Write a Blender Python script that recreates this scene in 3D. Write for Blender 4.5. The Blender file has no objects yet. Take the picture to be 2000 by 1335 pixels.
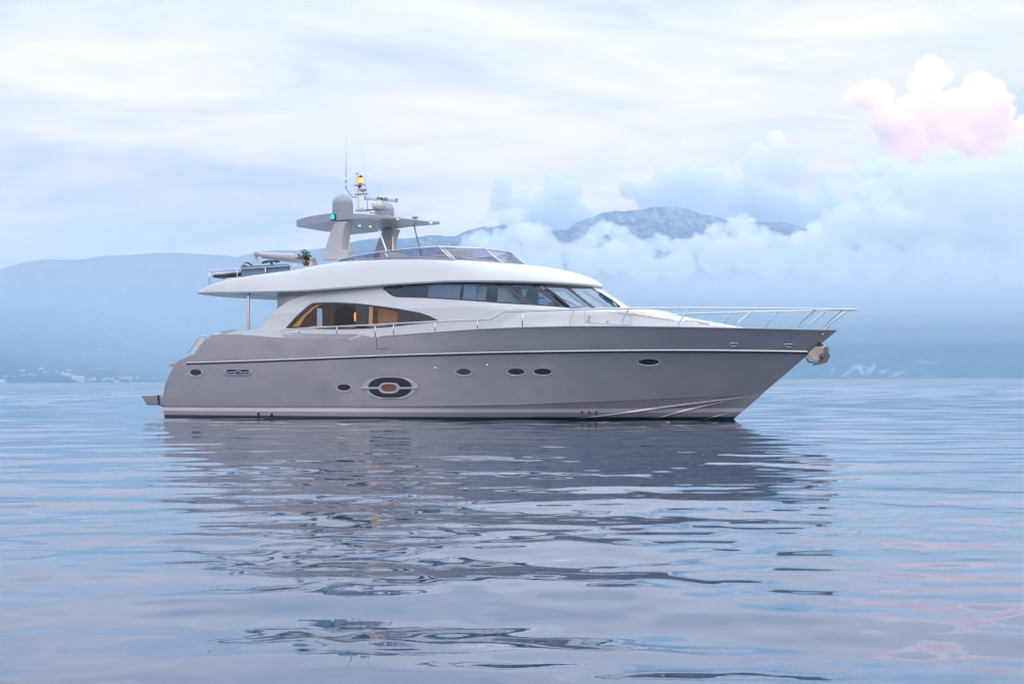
import bpy, bmesh, math, random
import numpy as np
from mathutils import Vector, Matrix
from mathutils.bvhtree import BVHTree
from mathutils.geometry import delaunay_2d_cdt
random.seed(7)
rng = np.random.default_rng(11)
scene = bpy.context.scene
COL = scene.collection

# ------------------------------------------------------------------ camera
FPX, CAMH = 2778.0, 1.28                      # focal length in photo pixels, eye height over the water
RHO, PIT = math.atan(0.0055), math.atan(73.4 / FPX)
_r = Vector((math.cos(RHO), 0, -math.sin(RHO)))
_f = Vector((0, math.cos(PIT), math.sin(PIT)))
_f = (_f - _r * _r.dot(_f)).normalized()
_u = _r.cross(_f)
cam_d = bpy.data.cameras.new('camera')
cam_d.sensor_width = 36.0
cam_d.lens = 36.0 * FPX / 2000.0
cam_d.clip_start = 0.1
cam_d.clip_end = 60000
cam = bpy.data.objects.new('camera', cam_d)
COL.objects.link(cam)
cam.matrix_world = Matrix(((_r.x, _u.x, -_f.x, 0), (_r.y, _u.y, -_f.y, 0), (_r.z, _u.z, -_f.z, CAMH), (0, 0, 0, 1)))
scene.camera = cam

# ------------------------------------------------------------------ world, sun, exposure
SUN_EL, SUN_ROT = math.radians(-3.0), math.radians(192)
w = bpy.data.worlds.new('World')
scene.world = w
w.use_nodes = True
nt = w.node_tree
nt.nodes.clear()
def N(t, tree=None, **kw):
    n = (tree or nt).nodes.new(t)
    for k, v in kw.items():
        setattr(n, k, v)
    return n
L = nt.links.new
out = N('ShaderNodeOutputWorld')
sky = N('ShaderNodeTexSky', sky_type='NISHITA')
sky.sun_disc = False
sky.sun_elevation = SUN_EL
sky.sun_rotation = SUN_ROT
bg1 = N('ShaderNodeBackground'); bg1.inputs[1].default_value = 0.12
L(sky.outputs[0], bg1.inputs[0])
tc = N('ShaderNodeTexCoord')
sep = N('ShaderNodeSeparateXYZ'); L(tc.outputs['Generated'], sep.inputs[0])
def M(op, a, b=None, tree=None):
    n = N('ShaderNodeMath', tree, operation=op)
    lk = (tree or nt).links.new
    for i, v in enumerate((a, b)):
        if v is None: continue
        if hasattr(v, 'links'): lk(v, n.inputs[i])
        else: n.inputs[i].default_value = v
    return n.outputs[0]
zc = M('MAXIMUM', sep.outputs[2], 0.0)
den = M('ADD', zc, 0.10)
cu = M('DIVIDE', sep.outputs[0], den); cv = M('DIVIDE', sep.outputs[1], den)
cmb = N('ShaderNodeCombineXYZ'); L(cu, cmb.inputs[0]); L(cv, cmb.inputs[1])
def noise(vec, sc, det, rough, dist=0.0, mapscale=None, loc=None):
    v = vec
    if mapscale:
        mp = N('ShaderNodeMapping'); mp.inputs['Scale'].default_value = mapscale
        if loc: mp.inputs['Location'].default_value = loc
        L(v, mp.inputs[0]); v = mp.outputs[0]
    n = N('ShaderNodeTexNoise'); n.inputs['Scale'].default_value = sc
    n.inputs['Detail'].default_value = det; n.inputs['Roughness'].default_value = rough
    n.inputs['Distortion'].default_value = dist
    L(v, n.inputs['Vector'])
    return n.outputs[0]
n1 = noise(cmb.outputs[0], 1.0, 6, 0.55, 0.5, (0.42, 0.52, 1), (1.3, 0.4, 0))
n2 = noise(cmb.outputs[0], 1.0, 9, 0.62, 1.0, (1.25, 1.9, 1), (4.1, 2.2, 0))
mixn = M('ADD', M('MULTIPLY', n1, 0.6), M('MULTIPLY', n2, 0.4))
cr = N('ShaderNodeValToRGB'); L(mixn, cr.inputs[0])
cr.color_ramp.elements[0].position = 0.41; cr.color_ramp.elements[0].color = (0.60, 0.70, 0.84, 1)
cr.color_ramp.elements[1].position = 0.56; cr.color_ramp.elements[1].color = (1.03, 1.02, 0.99, 1)
e = cr.color_ramp.elements.new(0.48); e.color = (0.80, 0.86, 0.93, 1)
# pinkish tint low down; unseen upper sky brightened to light haze, boat and water
hz = N('ShaderNodeValToRGB'); L(sep.outputs[2], hz.inputs[0])
hz.color_ramp.elements[0].position = 0.0; hz.color_ramp.elements[0].color = (1.05, 0.98, 1.05, 1)
hz.color_ramp.elements[1].position = 0.9; hz.color_ramp.elements[1].color = (1.58, 1.70, 1.92, 1)
e = hz.color_ramp.elements.new(0.12); e.color = (1.17, 0.97, 0.94, 1)
e = hz.color_ramp.elements.new(0.26); e.color = (1.10, 1.00, 1.02, 1)
e = hz.color_ramp.elements.new(0.42); e.color = (1.62, 1.64, 1.74, 1)
mul = N('ShaderNodeMix', data_type='RGBA', blend_type='MULTIPLY'); mul.inputs[0].default_value = 1.0
L(cr.outputs[0], mul.inputs[6]); L(hz.outputs[0], mul.inputs[7])
# afterglow low in the west, behind the camera
gl = M('MULTIPLY', M('MAXIMUM', M('MULTIPLY', sep.outputs[1], -1.0), 0.0), M('MAXIMUM', M('SUBTRACT', 1.0, M('MULTIPLY', zc, 3.2)), 0.0))
glc = N('ShaderNodeMix', data_type='RGBA'); L(M('MULTIPLY', gl, 0.8), glc.inputs[0]); L(mul.outputs[2], glc.inputs[6]); glc.inputs[7].default_value = (1.25, 0.86, 0.72, 1)
bg2 = N('ShaderNodeBackground'); bg2.inputs[1].default_value = 0.94
L(glc.outputs[2], bg2.inputs[0])
mx = N('ShaderNodeMixShader'); mx.inputs[0].default_value = 0.93
L(bg1.outputs[0], mx.inputs[1]); L(bg2.outputs[0], mx.inputs[2]); L(mx.outputs[0], out.inputs[0])

sd = bpy.data.lights.new('sun', 'SUN')
sd.energy = 4.2; sd.angle = math.radians(0.6); sd.color = (1.0, 0.37, 0.24)   # already below the sea horizon: only the highest cloud still catches it
sun = bpy.data.objects.new('sun', sd); COL.objects.link(sun)
_sdir = Vector((math.sin(SUN_ROT) * math.cos(SUN_EL), math.cos(SUN_ROT) * math.cos(SUN_EL), math.sin(SUN_EL)))
sun.rotation_euler = _sdir.to_track_quat('Z', 'Y').to_euler()

scene.view_settings.view_transform = 'Standard'
scene.view_settings.look = 'None'
scene.view_settings.exposure = 0.55
scene.view_settings.gamma = 1.0
scene.render.engine = 'CYCLES'
scene.cycles.max_bounces = 14
scene.cycles.volume_bounces = 12
scene.cycles.transparent_max_bounces = 16
scene.cycles.use_denoising = True
scene.cycles.caustics_reflective = False
scene.cycles.caustics_refractive = False

# ------------------------------------------------------------------ helpers
def tag(o, label=None, cat=None, group=None, kind=None):
    if label: o['label'] = label
    if cat: o['category'] = cat
    if group: o['group'] = group
    if kind: o['kind'] = kind
    return o
def empty(name, loc=(0, 0, 0), rz=0.0):
    o = bpy.data.objects.new(name, None); COL.objects.link(o)
    o.location = loc; o.rotation_euler = (0, 0, rz); o.empty_display_size = 0.2
    return o
def mesh(name, vs, fs, mat, parent=None, smooth=True, angle=None, fm=None):
    me = bpy.data.meshes.new(name)
    me.from_pydata([tuple(v) for v in vs], [], [tuple(f) for f in fs])
    mats = mat if isinstance(mat, (list, tuple)) else [mat]
    for m_ in mats: me.materials.append(m_)
    if fm is not None: me.polygons.foreach_set('material_index', fm)
    bm = bmesh.new(); bm.from_mesh(me)
    bmesh.ops.remove_doubles(bm, verts=bm.verts, dist=1e-5)
    bmesh.ops.recalc_face_normals(bm, faces=bm.faces)
    if angle is not None:
        a = math.radians(angle)
        for ed in bm.edges:
            ed.smooth = len(ed.link_faces) == 2 and ed.calc_face_angle(0) < a
    bm.to_mesh(me); bm.free()
    me.polygons.foreach_set('use_smooth', [smooth] * len(me.polygons))
    me.update()
    o = bpy.data.objects.new(name, me); COL.objects.link(o)
    if parent: o.parent = parent
    return o
class MB:
    """collects boxes, tubes, lathes and sheets into one mesh"""
    def __init__(s): s.v, s.f = [], []
    def add(s, vs, fs):
        k = len(s.v); s.v += [Vector(v) for v in vs]; s.f += [tuple(i + k for i in f) for f in fs]; return s
    def tube(s, pts, r, n=8, cap=True):
        pts = [Vector(p) for p in pts]; vs = []; fs = []
        rr = r if isinstance(r, (list, tuple)) else [r] * len(pts)
        up = None
        for i, p in enumerate(pts):
            t = ((pts[min(i + 1, len(pts) - 1)] - p).normalized() + (p - pts[max(i - 1, 0)]).normalized())
            t = t.normalized() if t.length > 1e-6 else Vector((0, 0, 1))
            if up is None:
                up = Vector((0, 0, 1)) if abs(t.z) < 0.9 else Vector((1, 0, 0))
            a = t.cross(up).normalized(); b = a.cross(t).normalized(); up = b
            for k in range(n):
                g = 2 * math.pi * k / n
                vs.append(p + (a * math.cos(g) + b * math.sin(g)) * rr[i])
        for i in range(len(pts) - 1):
            for k in range(n):
                fs.append((i * n + k, i * n + (k + 1) % n, (i + 1) * n + (k + 1) % n, (i + 1) * n + k))
        if cap:
            fs.append(tuple(range(n))[::-1]); fs.append(tuple((len(pts) - 1) * n + k for k in range(n)))
        return s.add(vs, fs)
    def lathe(s, prof, c, n=24, ax=None):
        """prof: list of (radius, height along the axis); c: base point; ax: axis"""
        ax = Vector(ax or (0, 0, 1)).normalized()
        a = ax.orthogonal().normalized(); b = ax.cross(a); c = Vector(c); vs = []; fs = []
        for (r, h) in prof:
            for k in range(n):
                g = 2 * math.pi * k / n
                vs.append(c + ax * h + (a * math.cos(g) + b * math.sin(g)) * max(r, 1e-4))
        for i in range(len(prof) - 1):
            for k in range(n):
                fs.append((i * n + k, i * n + (k + 1) % n, (i + 1) * n + (k + 1) % n, (i + 1) * n + k))
        fs.append(tuple(range(n))[::-1]); fs.append(tuple((len(prof) - 1) * n + k for k in range(n)))
        return s.add(vs, fs)
    def box(s, c, d, m=None):
        m = m or Matrix(); vs = []
        for x in (-1, 1):
            for y in (-1, 1):
                for z in (-1, 1): vs.append(Vector(c) + m @ Vector((x * d[0] / 2, y * d[1] / 2, z * d[2] / 2)))
        return s.add(vs, [(0, 1, 3, 2), (4, 6, 7, 5), (0, 4, 5, 1), (2, 3, 7, 6), (0, 2, 6, 4), (1, 5, 7, 3)])
    def prism(s, poly, off):
        """a closed outline (3-D points) given thickness along the vector off"""
        n = len(poly); off = Vector(off)
        vs = [Vector(p) for p in poly] + [Vector(p) + off for p in poly]
        fs = [tuple(range(n)), tuple(range(2 * n - 1, n - 1, -1))] + [(i, (i + 1) % n, n + (i + 1) % n, n + i) for i in range(n)]
        return s.add(vs, fs)
    def grid(s, rows, close=False):
        nr, nc = len(rows), len(rows[0]); vs = [v for r_ in rows for v in r_]; fs = []
        for i in range(nr - 1):
            for k in range(nc if close else nc - 1):
                fs.append((i * nc + k, i * nc + (k + 1) % nc, (i + 1) * nc + (k + 1) % nc, (i + 1) * nc + k))
        return s.add(vs, fs)
    def build(s, name, mat, parent=None, smooth=True, angle=40, bevel=0, seg=2):
        o = mesh(name, s.v, s.f, mat, parent, smooth, angle)
        if bevel:
            b = o.modifiers.new('bevel', 'BEVEL'); b.width = bevel; b.segments = seg; b.limit_method = 'ANGLE'; b.angle_limit = math.radians(40)
        return o
def interp(tab, x):
    return float(np.interp(x, [a for a, _ in tab], [b for _, b in tab]))
def smooth_path(pts, n):
    """Catmull-Rom through 2-D/3-D points"""
    P_ = [np.array(p, float) for p in pts]; P_ = [2 * P_[0] - P_[1]] + P_ + [2 * P_[-1] - P_[-2]]; o = []
    for i in range(1, len(P_) - 2):
        for k in range(n):
            t = k / n; a, b, c, d = P_[i - 1:i + 3]
            o.append(0.5 * (2 * b + (c - a) * t + (2 * a - 5 * b + 4 * c - d) * t * t + (3 * b - a - 3 * c + d) * t ** 3))
    o.append(P_[-2]); return o

# ------------------------------------------------------------------ materials
def mat(name, col, rough=0.5, metal=0.0, coat=0.0, spec=0.5, var=0.06, vs=3.0, bump=0.0, bs=40.0, emit=None, es=0.0):
    m = bpy.data.materials.new(name); m.use_nodes = True
    t = m.node_tree; b = t.nodes['Principled BSDF']
    b.inputs['Roughness'].default_value = rough; b.inputs['Metallic'].default_value = metal
    b.inputs['Coat Weight'].default_value = coat; b.inputs['Coat Roughness'].default_value = 0.08
    b.inputs['Specular IOR Level'].default_value = spec
    tc_ = N('ShaderNodeTexCoord', t)
    nz = N('ShaderNodeTexNoise', t); nz.inputs['Scale'].default_value = vs; nz.inputs['Detail'].default_value = 5
    t.links.new(tc_.outputs['Object'], nz.inputs['Vector'])
    rp = N('ShaderNodeValToRGB', t); t.links.new(nz.outputs[0], rp.inputs[0])
    rp.color_ramp.elements[0].position = 0.3; rp.color_ramp.elements[1].position = 0.7
    rp.color_ramp.elements[0].color = tuple(c * (1 - var) for c in col) + (1,)
    rp.color_ramp.elements[1].color = tuple(min(1, c * (1 + var)) for c in col) + (1,)
    t.links.new(rp.outputs[0], b.inputs['Base Color'])
    if bump:
        n2_ = N('ShaderNodeTexNoise', t); n2_.inputs['Scale'].default_value = bs; n2_.inputs['Detail'].default_value = 4
        t.links.new(tc_.outputs['Object'], n2_.inputs['Vector'])
        bp = N('ShaderNodeBump', t); bp.inputs['Strength'].default_value = bump; bp.inputs['Distance'].default_value = 0.02
        t.links.new(n2_.outputs[0], bp.inputs['Height']); t.links.new(bp.outputs[0], b.inputs['Normal'])
    if emit:
        b.inputs['Emission Color'].default_value = emit + (1,); b.inputs['Emission Strength'].default_value = es
    return m
def glass_mat(name, tint, refl=1.5, rough=0.0, boost=1.0, gcol=(1, 1, 1)):
    """thin tinted pane: tinted see-through plus Fresnel mirror"""
    m = bpy.data.materials.new(name); m.use_nodes = True; t = m.node_tree; t.nodes.clear()
    o = N('ShaderNodeOutputMaterial', t); tr = N('ShaderNodeBsdfTransparent', t); tr.inputs[0].default_value = tint + (1,)
    g = N('ShaderNodeBsdfGlossy', t); g.inputs['Roughness'].default_value = rough; g.inputs[0].default_value = gcol + (1,)
    fr = N('ShaderNodeFresnel', t); fr.inputs[0].default_value = refl
    ml = N('ShaderNodeMath', t, operation='MULTIPLY', use_clamp=True); ml.inputs[1].default_value = boost
    gg = N('ShaderNodeNewGeometry', t)
    ff = M('MULTIPLY', fr.outputs[0], M('SUBTRACT', 1.0, gg.outputs['Backfacing'], t), t); t.links.new(ff, ml.inputs[0])
    x = N('ShaderNodeMixShader', t); t.links.new(ml.outputs[0], x.inputs[0]); t.links.new(tr.outputs[0], x.inputs[1]); t.links.new(g.outputs[0], x.inputs[2])
    t.links.new(x.outputs[0], o.inputs[0])
    return m
white = mat('white_gelcoat', (0.65, 0.655, 0.66), 0.3, coat=0.4, var=0.02, vs=0.7)
white2 = mat('white_paint_satin', (0.66, 0.65, 0.66), 0.4, coat=0.2, var=0.03, vs=1.2)
silver = mat('silver_paint', (0.31, 0.34, 0.40), 0.38, metal=0.25, coat=0.4, var=0.03, vs=1.0)
lgrey = mat('light_grey_paint', (0.50, 0.49, 0.51), 0.4, coat=0.2, var=0.03)
chrome = mat('polished_steel', (0.66, 0.63, 0.62), 0.16, metal=1.0, var=0.03, vs=8)
rimm_ = mat('pale_rim_paint', (0.44, 0.45, 0.50), 0.3, metal=0.2, coat=0.4, var=0.03)
steel_d = mat('brushed_steel', (0.42, 0.40, 0.40), 0.35, metal=0.9, var=0.12, vs=6)
black = mat('black_rubber', (0.015, 0.016, 0.02), 0.45, var=0.2)
frit = mat('black_glass_band', (0.016, 0.02, 0.03), 0.06, spec=0.6, var=0.1, vs=2)
dkglass = mat('dark_porthole_glass', (0.01, 0.014, 0.02), 0.04, spec=0.6, var=0.1)
canvas = mat('blue_grey_canvas', (0.17, 0.26, 0.36), 0.85, var=0.1, vs=6, bump=0.3, bs=60)
wood = mat('glowing_wood_panel', (0.30, 0.19, 0.13), 0.45, var=0.2, vs=9, emit=(0.8, 0.5, 0.32), es=0.04)  # faint emission stands in for lamplight on the saloon wood
wood_d = mat('brown_fabric', (0.20, 0.15, 0.13), 0.8, var=0.2, vs=9)
cloth = mat('pale_curtain_cloth', (0.55, 0.55, 0.60), 0.9, var=0.08, vs=10)
beige = mat('beige_leather', (0.55, 0.47, 0.40), 0.6, var=0.06)
rust = mat('rust_stain', (0.13, 0.05, 0.025), 0.8, var=0.4, vs=30)
orange_g = mat('amber_porthole_glass', (0.22, 0.085, 0.045), 0.12, var=0.25, vs=10, emit=(0.9, 0.3, 0.12), es=0.01)
lamp_w = mat('warm_spot_lens', (0.9, 0.6, 0.35), 0.3, emit=(1.0, 0.62, 0.3), es=0.7)
lamp_o = mat('orange_lamp_shade', (0.9, 0.45, 0.1), 0.4, emit=(1.0, 0.36, 0.05), es=1.3)
lamp_a = mat('amber_beacon_lens', (0.9, 0.5, 0.1), 0.2, emit=(1.0, 0.42, 0.05), es=0.8)
lamp_g = mat('green_light_lens', (0.0, 0.6, 0.35), 0.2, emit=(0.02, 0.85, 0.5), es=1.1)
flyglass = glass_mat('smoked_pane', (0.70, 0.69, 0.76), 1.45, 0.0, 1.0)
salglass = glass_mat('tinted_saloon_pane', (0.62, 0.58, 0.57), 1.4, 0.0, 0.9)
wsglass = glass_mat('tinted_side_pane', (0.42, 0.50, 0.58), 1.55, 0.0, 1.1, (0.75, 0.92, 1.0))
wsglass2 = glass_mat('coated_windshield_pane', (0.52, 0.58, 0.64), 2.3, 0.0, 1.25, (0.82, 0.94, 1.0))

# hull paint: grey topsides, painted boot stripes (bands fixed to the hull, by height)
def hull_mat():
    m = bpy.data.materials.new('grey_hull_paint'); m.use_nodes = True; t = m.node_tree; b = t.nodes['Principled BSDF']
    b.inputs['Roughness'].default_value = 0.34; b.inputs['Metallic'].default_value = 0.4
    b.inputs['Coat Weight'].default_value = 1.0; b.inputs['Coat Roughness'].default_value = 0.05
    tc_ = N('ShaderNodeTexCoord', t); sp = N('ShaderNodeSeparateXYZ', t); t.links.new(tc_.outputs['Object'], sp.inputs[0])
    nz = N('ShaderNodeTexNoise', t); nz.inputs['Scale'].default_value = 0.6; nz.inputs['Detail'].default_value = 6; nz.inputs['Roughness'].default_value = 0.6
    t.links.new(tc_.outputs['Object'], nz.inputs['Vector'])
    rp = N('ShaderNodeValToRGB', t); t.links.new(nz.outputs[0], rp.inputs[0])
    rp.color_ramp.elements[0].position = 0.3; rp.color_ramp.elements[0].color = (0.325, 0.32, 0.34, 1)
    rp.color_ramp.elements[1].position = 0.72; rp.color_ramp.elements[1].color = (0.395, 0.38, 0.40, 1)
    zr = N('ShaderNodeMapRange', t); zr.inputs['From Min'].default_value = -1; zr.inputs['From Max'].default_value = 1
    # stripes rise very slightly forward
    zz = M('SUBTRACT', sp.outputs[2], M('MULTIPLY', sp.outputs[0], 0.0010, t), t)
    t.links.new(zz, zr.inputs[0])
    st = N('ShaderNodeValToRGB', t); st.color_ramp.interpolation = 'CONSTANT'
    t.links.new(zr.outputs[0], st.inputs[0])
    el = st.color_ramp.elements
    el[0].position = 0.0; el[0].color = (0.012, 0.016, 0.022, 1)
    el[1].position = 0.5 + 0.075 / 2; el[1].color = (0.40, 0.37, 0.38, 1)
    a = el.new(0.5 + 0.22 / 2); a.color = (0.80, 0.76, 0.76, 1)
    a = el.new(0.5 + 0.345 / 2); a.color = (0, 0, 0, 1)
    gate = M('LESS_THAN', zz, 0.345, t)
    x = N('ShaderNodeMix', t, data_type='RGBA'); t.links.new(gate, x.inputs[0]); t.links.new(rp.outputs[0], x.inputs[6]); t.links.new(st.outputs[0], x.inputs[7])
    t.links.new(x.outputs[2], b.inputs['Base Color'])
    # plating is never perfectly fair
    wv = N('ShaderNodeTexNoise', t); wv.inputs['Scale'].default_value = 1.1; wv.inputs['Detail'].default_value = 2; t.links.new(tc_.outputs['Object'], wv.inputs['Vector'])
    bp = N('ShaderNodeBump', t); bp.inputs['Strength'].default_value = 0.5; bp.inputs['Distance'].default_value = 0.05
    t.links.new(wv.outputs[0], bp.inputs['Height']); t.links.new(bp.outputs[0], b.inputs['Coat Normal']); t.links.new(bp.outputs[0], b.inputs['Normal'])
    return m
hullm = hull_mat()

# ------------------------------------------------------------------ the yacht's own frame: X forward from the transom, Y to port, Z up from the water
TH = math.radians(29)
FWD = Vector((math.cos(TH), -math.sin(TH), 0)); PRT = Vector((math.sin(TH), math.cos(TH), 0))
T0 = Vector((6.8, 43.9, 0)) - 20.72 * FWD
yacht = empty('motor_yacht', T0, -TH)
tag(yacht, 'large grey and white motor yacht lying at anchor on calm water', 'yacht')
def ray(px, py):
    d = _r * ((px - 1000) / FPX) - _u * ((py - 667.5) / FPX) + _f
    o = Vector((0, 0, CAMH)) - T0
    return Vector((o.dot(FWD), o.dot(PRT), o.z)), Vector((d.dot(FWD), d.dot(PRT), d.z))
def PY(px, py, Y):
    o, d = ray(px, py); return o + d * ((Y - o.y) / d.y)
def PX(px, py, X):
    o, d = ray(px, py); return o + d * ((X - o.x) / d.x)
def PB(px, py, bf):
    """where the sight line meets the curved side Y = -bf(X)"""
    Y = -2.5
    for _ in range(60):
        q = PY(px, py, Y); Y += 0.5 * (-bf(q.x) - Y)
    return PY(px, py, Y)
def proj(p):
    v = T0 + FWD * p[0] + PRT * p[1] + Vector((0, 0, p[2] - CAMH)); z = v.dot(_f)
    return 1000 + FPX * v.dot(_r) / z, 667.5 - FPX * v.dot(_u) / z
def W(p):
    return T0 + FWD * p[0] + PRT * p[1] + Vector((0, 0, p[2]))
def inpoly(x, y, poly):
    c = False; n = len(poly); j = n - 1
    for i in range(n):
        xi, yi = poly[i][0], poly[i][1]; xj, yj = poly[j][0], poly[j][1]
        if (yi > y) != (yj > y) and x < (xj - xi) * (y - yi) / (yj - yi) + xi: c = not c
        j = i
    return c
def resamp(poly, step):
    o = []; n = len(poly)
    for i in range(n):
        a = np.array(poly[i][:2], float); b = np.array(poly[(i + 1) % n][:2], float); k = max(1, int(np.hypot(*(b - a)) / step))
        for q in range(k): o.append(tuple(a + (b - a) * q / k))
    return o
def drape(name, outer, bvh, m, parent, off=0.006, holes=(), step=2.5, thick=0.0, mirror=False, smooth=True):
    """a panel with a traced outline, laid on the real surface of the boat"""
    loops = [resamp(outer, step)] + [resamp(h, step) for h in holes]
    pts = []; ed = []
    for lp in loops:
        k = len(pts); pts += lp; ed += [(k + i, k + (i + 1) % len(lp)) for i in range(len(lp))]
    xs = [p[0] for p in outer]; ys = [p[1] for p in outer]
    x = min(xs) + step / 2
    while x < max(xs):
        y = min(ys) + step / 2
        while y < max(ys):
            if inpoly(x, y, outer) and not any(inpoly(x, y, h) for h in holes): pts.append((x, y))
            y += step
        x += step
    v2, _, f2, _, _, _ = delaunay_2d_cdt([Vector(p) for p in pts], ed, [], 0, 1e-4)
    vs = []; okv = []
    for p in v2:
        o, d = ray(p.x, p.y); h, nrm, _, _ = bvh.ray_cast(o, d.normalized())
        if h is None: vs.append(Vector()); okv.append(False); continue
        if nrm.dot(d) > 0: nrm = -nrm
        vs.append(h + nrm * off); okv.append(True)
    fs = []
    for f in f2:
        cx = sum(v2[i].x for i in f) / len(f); cy = sum(v2[i].y for i in f) / len(f)
        if inpoly(cx, cy, outer) and not any(inpoly(cx, cy, h) for h in holes) and all(okv[i] for i in f):
            P3 = [vs[i] for i in f]
            if max((P3[0] - P3[1]).length, (P3[1] - P3[2]).length, (P3[0] - P3[2]).length) < 0.8: fs.append(f)
    used = sorted({i for f in fs for i in f}); mp = {i: k for k, i in enumerate(used)}
    vs = [vs[i] for i in used]; fs = [tuple(mp[i] for i in f) for f in fs]
    if mirror: vs = [Vector((v.x, -v.y, v.z)) for v in vs]; fs = [f[::-1] for f in fs]
    me = bpy.data.meshes.new(name); me.from_pydata([tuple(v) for v in vs], [], fs); me.materials.append(m)
    o = bpy.data.objects.new(name, me); COL.objects.link(o); o.parent = parent
    # face outwards
    if len(me.polygons):
        eye = Vector((ray(1000, 700)[0])); 
        if mirror: eye.y = -eye.y
        p0 = me.polygons[len(me.polygons) // 2]
        if p0.normal.dot(eye - p0.center) < 0: me.flip_normals()
    me.polygons.foreach_set('use_smooth', [smooth] * len(me.polygons))
    if thick:
        s_ = o.modifiers.new('solid', 'SOLIDIFY'); s_.thickness = thick; s_.offset = -1
    return o
def bvh_of(vs, fs): return BVHTree.FromPolygons([Vector(v) for v in vs], [tuple(f) for f in fs])

# ------------------------------------------------------------------ hull
STEM = [(-0.7, 17.5), (-0.3, 20.0), (0.0, 20.72), (0.75, 21.62), (1.94, 23.08), (2.69, 24.02)]      # (Z, X) of the stem
STERN = [(-0.7, 0.5), (0.0, 0.06), (0.36, -0.02), (0.39, -0.10), (0.8, 0.12), (1.15, 0.22), (1.5, 0.45), (1.87, 0.75), (2.13, 1.03), (2.19, 1.17), (2.22, 1.72), (2.4, 1.82), (2.62, 2.05), (2.9, 2.5), (3.07, 3.0)]
def hb(X, bmax, xe, p, x0=8.0, aft=0.02):
    t = min(1.0, max(0.0, (X - x0) / (xe - x0)))
    return bmax * (1 - t ** p) * (1 - aft * max(0.0, 1 - X / 7.0) ** 2)
bsh = lambda X: hb(X, 3.05, 24.02, 3.2)
TOPPX = [(440, 644), (460, 642.6), (480, 643), (520, 645.5), (560, 649.5), (600, 651), (640, 651.6), (695, 652), (703, 652.6), (709, 654), (716, 657), (722, 657.8), (735, 657.5), (769, 655), (850, 648.7), (933, 643), (1020, 639.5), (1113, 637.3), (1213, 637.2), (1324, 638.6), (1440, 641), (1558, 643.4), (1635, 645)]
TOP = []
for (px, py) in TOPPX[:-1]:
    q = PB(px, py, bsh); TOP.append((q.x, q.z))
TOP[0] = (3.0, TOP[0][1]); TOP.append((24.02, 2.69))
ztop = lambda X: interp(TOP, X)
CHZ = [(-0.1, 0.385), (5, 0.40), (12, 0.445), (14.5, 0.49), (18, 0.62), (21.0, 0.76), (21.66, 0.785)]
zch = lambda X: interp(CHZ, X)
NST = 240
us = np.linspace(0, 1, NST)
def stem_x(z): return interp(STEM, z)
def stern_x(z): return interp(STERN, z)
rows = []
SV = [0, 0.02, 0.1, 0.2, 0.3, 0.4, 0.5, 0.6, 0.7, 0.8, 0.88, 0.92, 0.94, 0.97, 1.0]
# topsides: chine (s=0) to sheer (s=1)
def top_pt(u, s):
    # stations run straight between the two ends of each line
    zs0 = 0.385 + (TOP[0][1] - 0.385) * s; ze0 = 0.78 + (2.69 - 0.78) * s
    x0, x1 = stern_x(zs0), stem_x(ze0)
    X = x0 + (x1 - x0) * u
    # the same fraction along chine and sheer
    Xc = -0.1 + (21.66 + 0.1) * u; Xt = TOP[0][0] + (24.02 - TOP[0][0]) * u
    Z = zch(Xc) + (ztop(Xt) - zch(Xc)) * s
    bc = hb(Xc, 2.84, 21.66, 2.3); bt = hb(Xt, 3.05, 24.02, 3.2)
    fl = 1.0 + 0.75 * max(0.0, (u - 0.35) / 0.65)
    s2 = s ** fl if u > 0.35 else 1 - (1 - s) ** 1.6 * (1 - 0.4 * u)
    if u <= 0.35: s2 = (1 - (1 - s) ** 1.5)
    k = min(1.0, max(0.0, (u - 0.25) / 0.25)); s2 = (1 - (1 - s) ** 1.5) * (1 - k) + (s ** (1.0 + 0.75 * max(0.0, (u - 0.35) / 0.65))) * k
    Y = bc + (bt - bc) * s2
    if s > 0.94 and Xt < 8.95:                      # rounded coaming aft
        q = (s - 0.94) / 0.06; Y -= 0.19 * q * min(1, (8.95 - Xt) / 0.3)
    return Vector((X, -Y, Z))
def bottom_pt(u, lv):
    # lv 0 chine underside, 1 lower topside, 2 waterline, 3 bilge, 4 keel
    zl = {0: None, 1: 0.2, 2: 0.0, 3: -0.35, 4: -0.7}[lv]
    if lv == 0:
        Xc = -0.1 + (21.66 + 0.1) * u; Z = zch(Xc) - 0.012
        return Vector((Xc + (0.08 if u < 0.01 else 0), -(hb(Xc, 2.84, 21.66, 2.3) - 0.035 * min(1, (1 - u) * 12)), Z))
    x0, x1 = stern_x(zl), stem_x(zl); X = x0 + (x1 - x0) * u
    bm_, p = {1: (2.79, 2.15), 2: (2.76, 2.0), 3: (2.3, 1.7), 4: (0.0, 1.0)}[lv]
    return Vector((X, -hb(X, bm_, x1, p), zl))
rows = [[bottom_pt(u, 4) for u in us], [bottom_pt(u, 3) for u in us], [bottom_pt(u, 2) for u in us], [bottom_pt(u, 1) for u in us], [bottom_pt(u, 0) for u in us]]
rows += [[top_pt(u, s) for u in us] for s in SV]
hv = []; hf = []
mb = MB(); mb.grid(rows); mbp = MB(); mbp.grid([[Vector((v.x, -v.y, v.z)) for v in r_] for r_ in rows])
hull_bvh = bvh_of(mb.v, mb.f)
allh = MB(); allh.add(mb.v, mb.f); allh.add(mbp.v, mbp.f)
# transom closes the stern
tr = [r_[0] for r_ in rows]
allh.grid([tr, [Vector((v.x, -v.y, v.z)) for v in tr]])
hull = allh.build('hull', hullm, yacht, angle=28)
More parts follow.
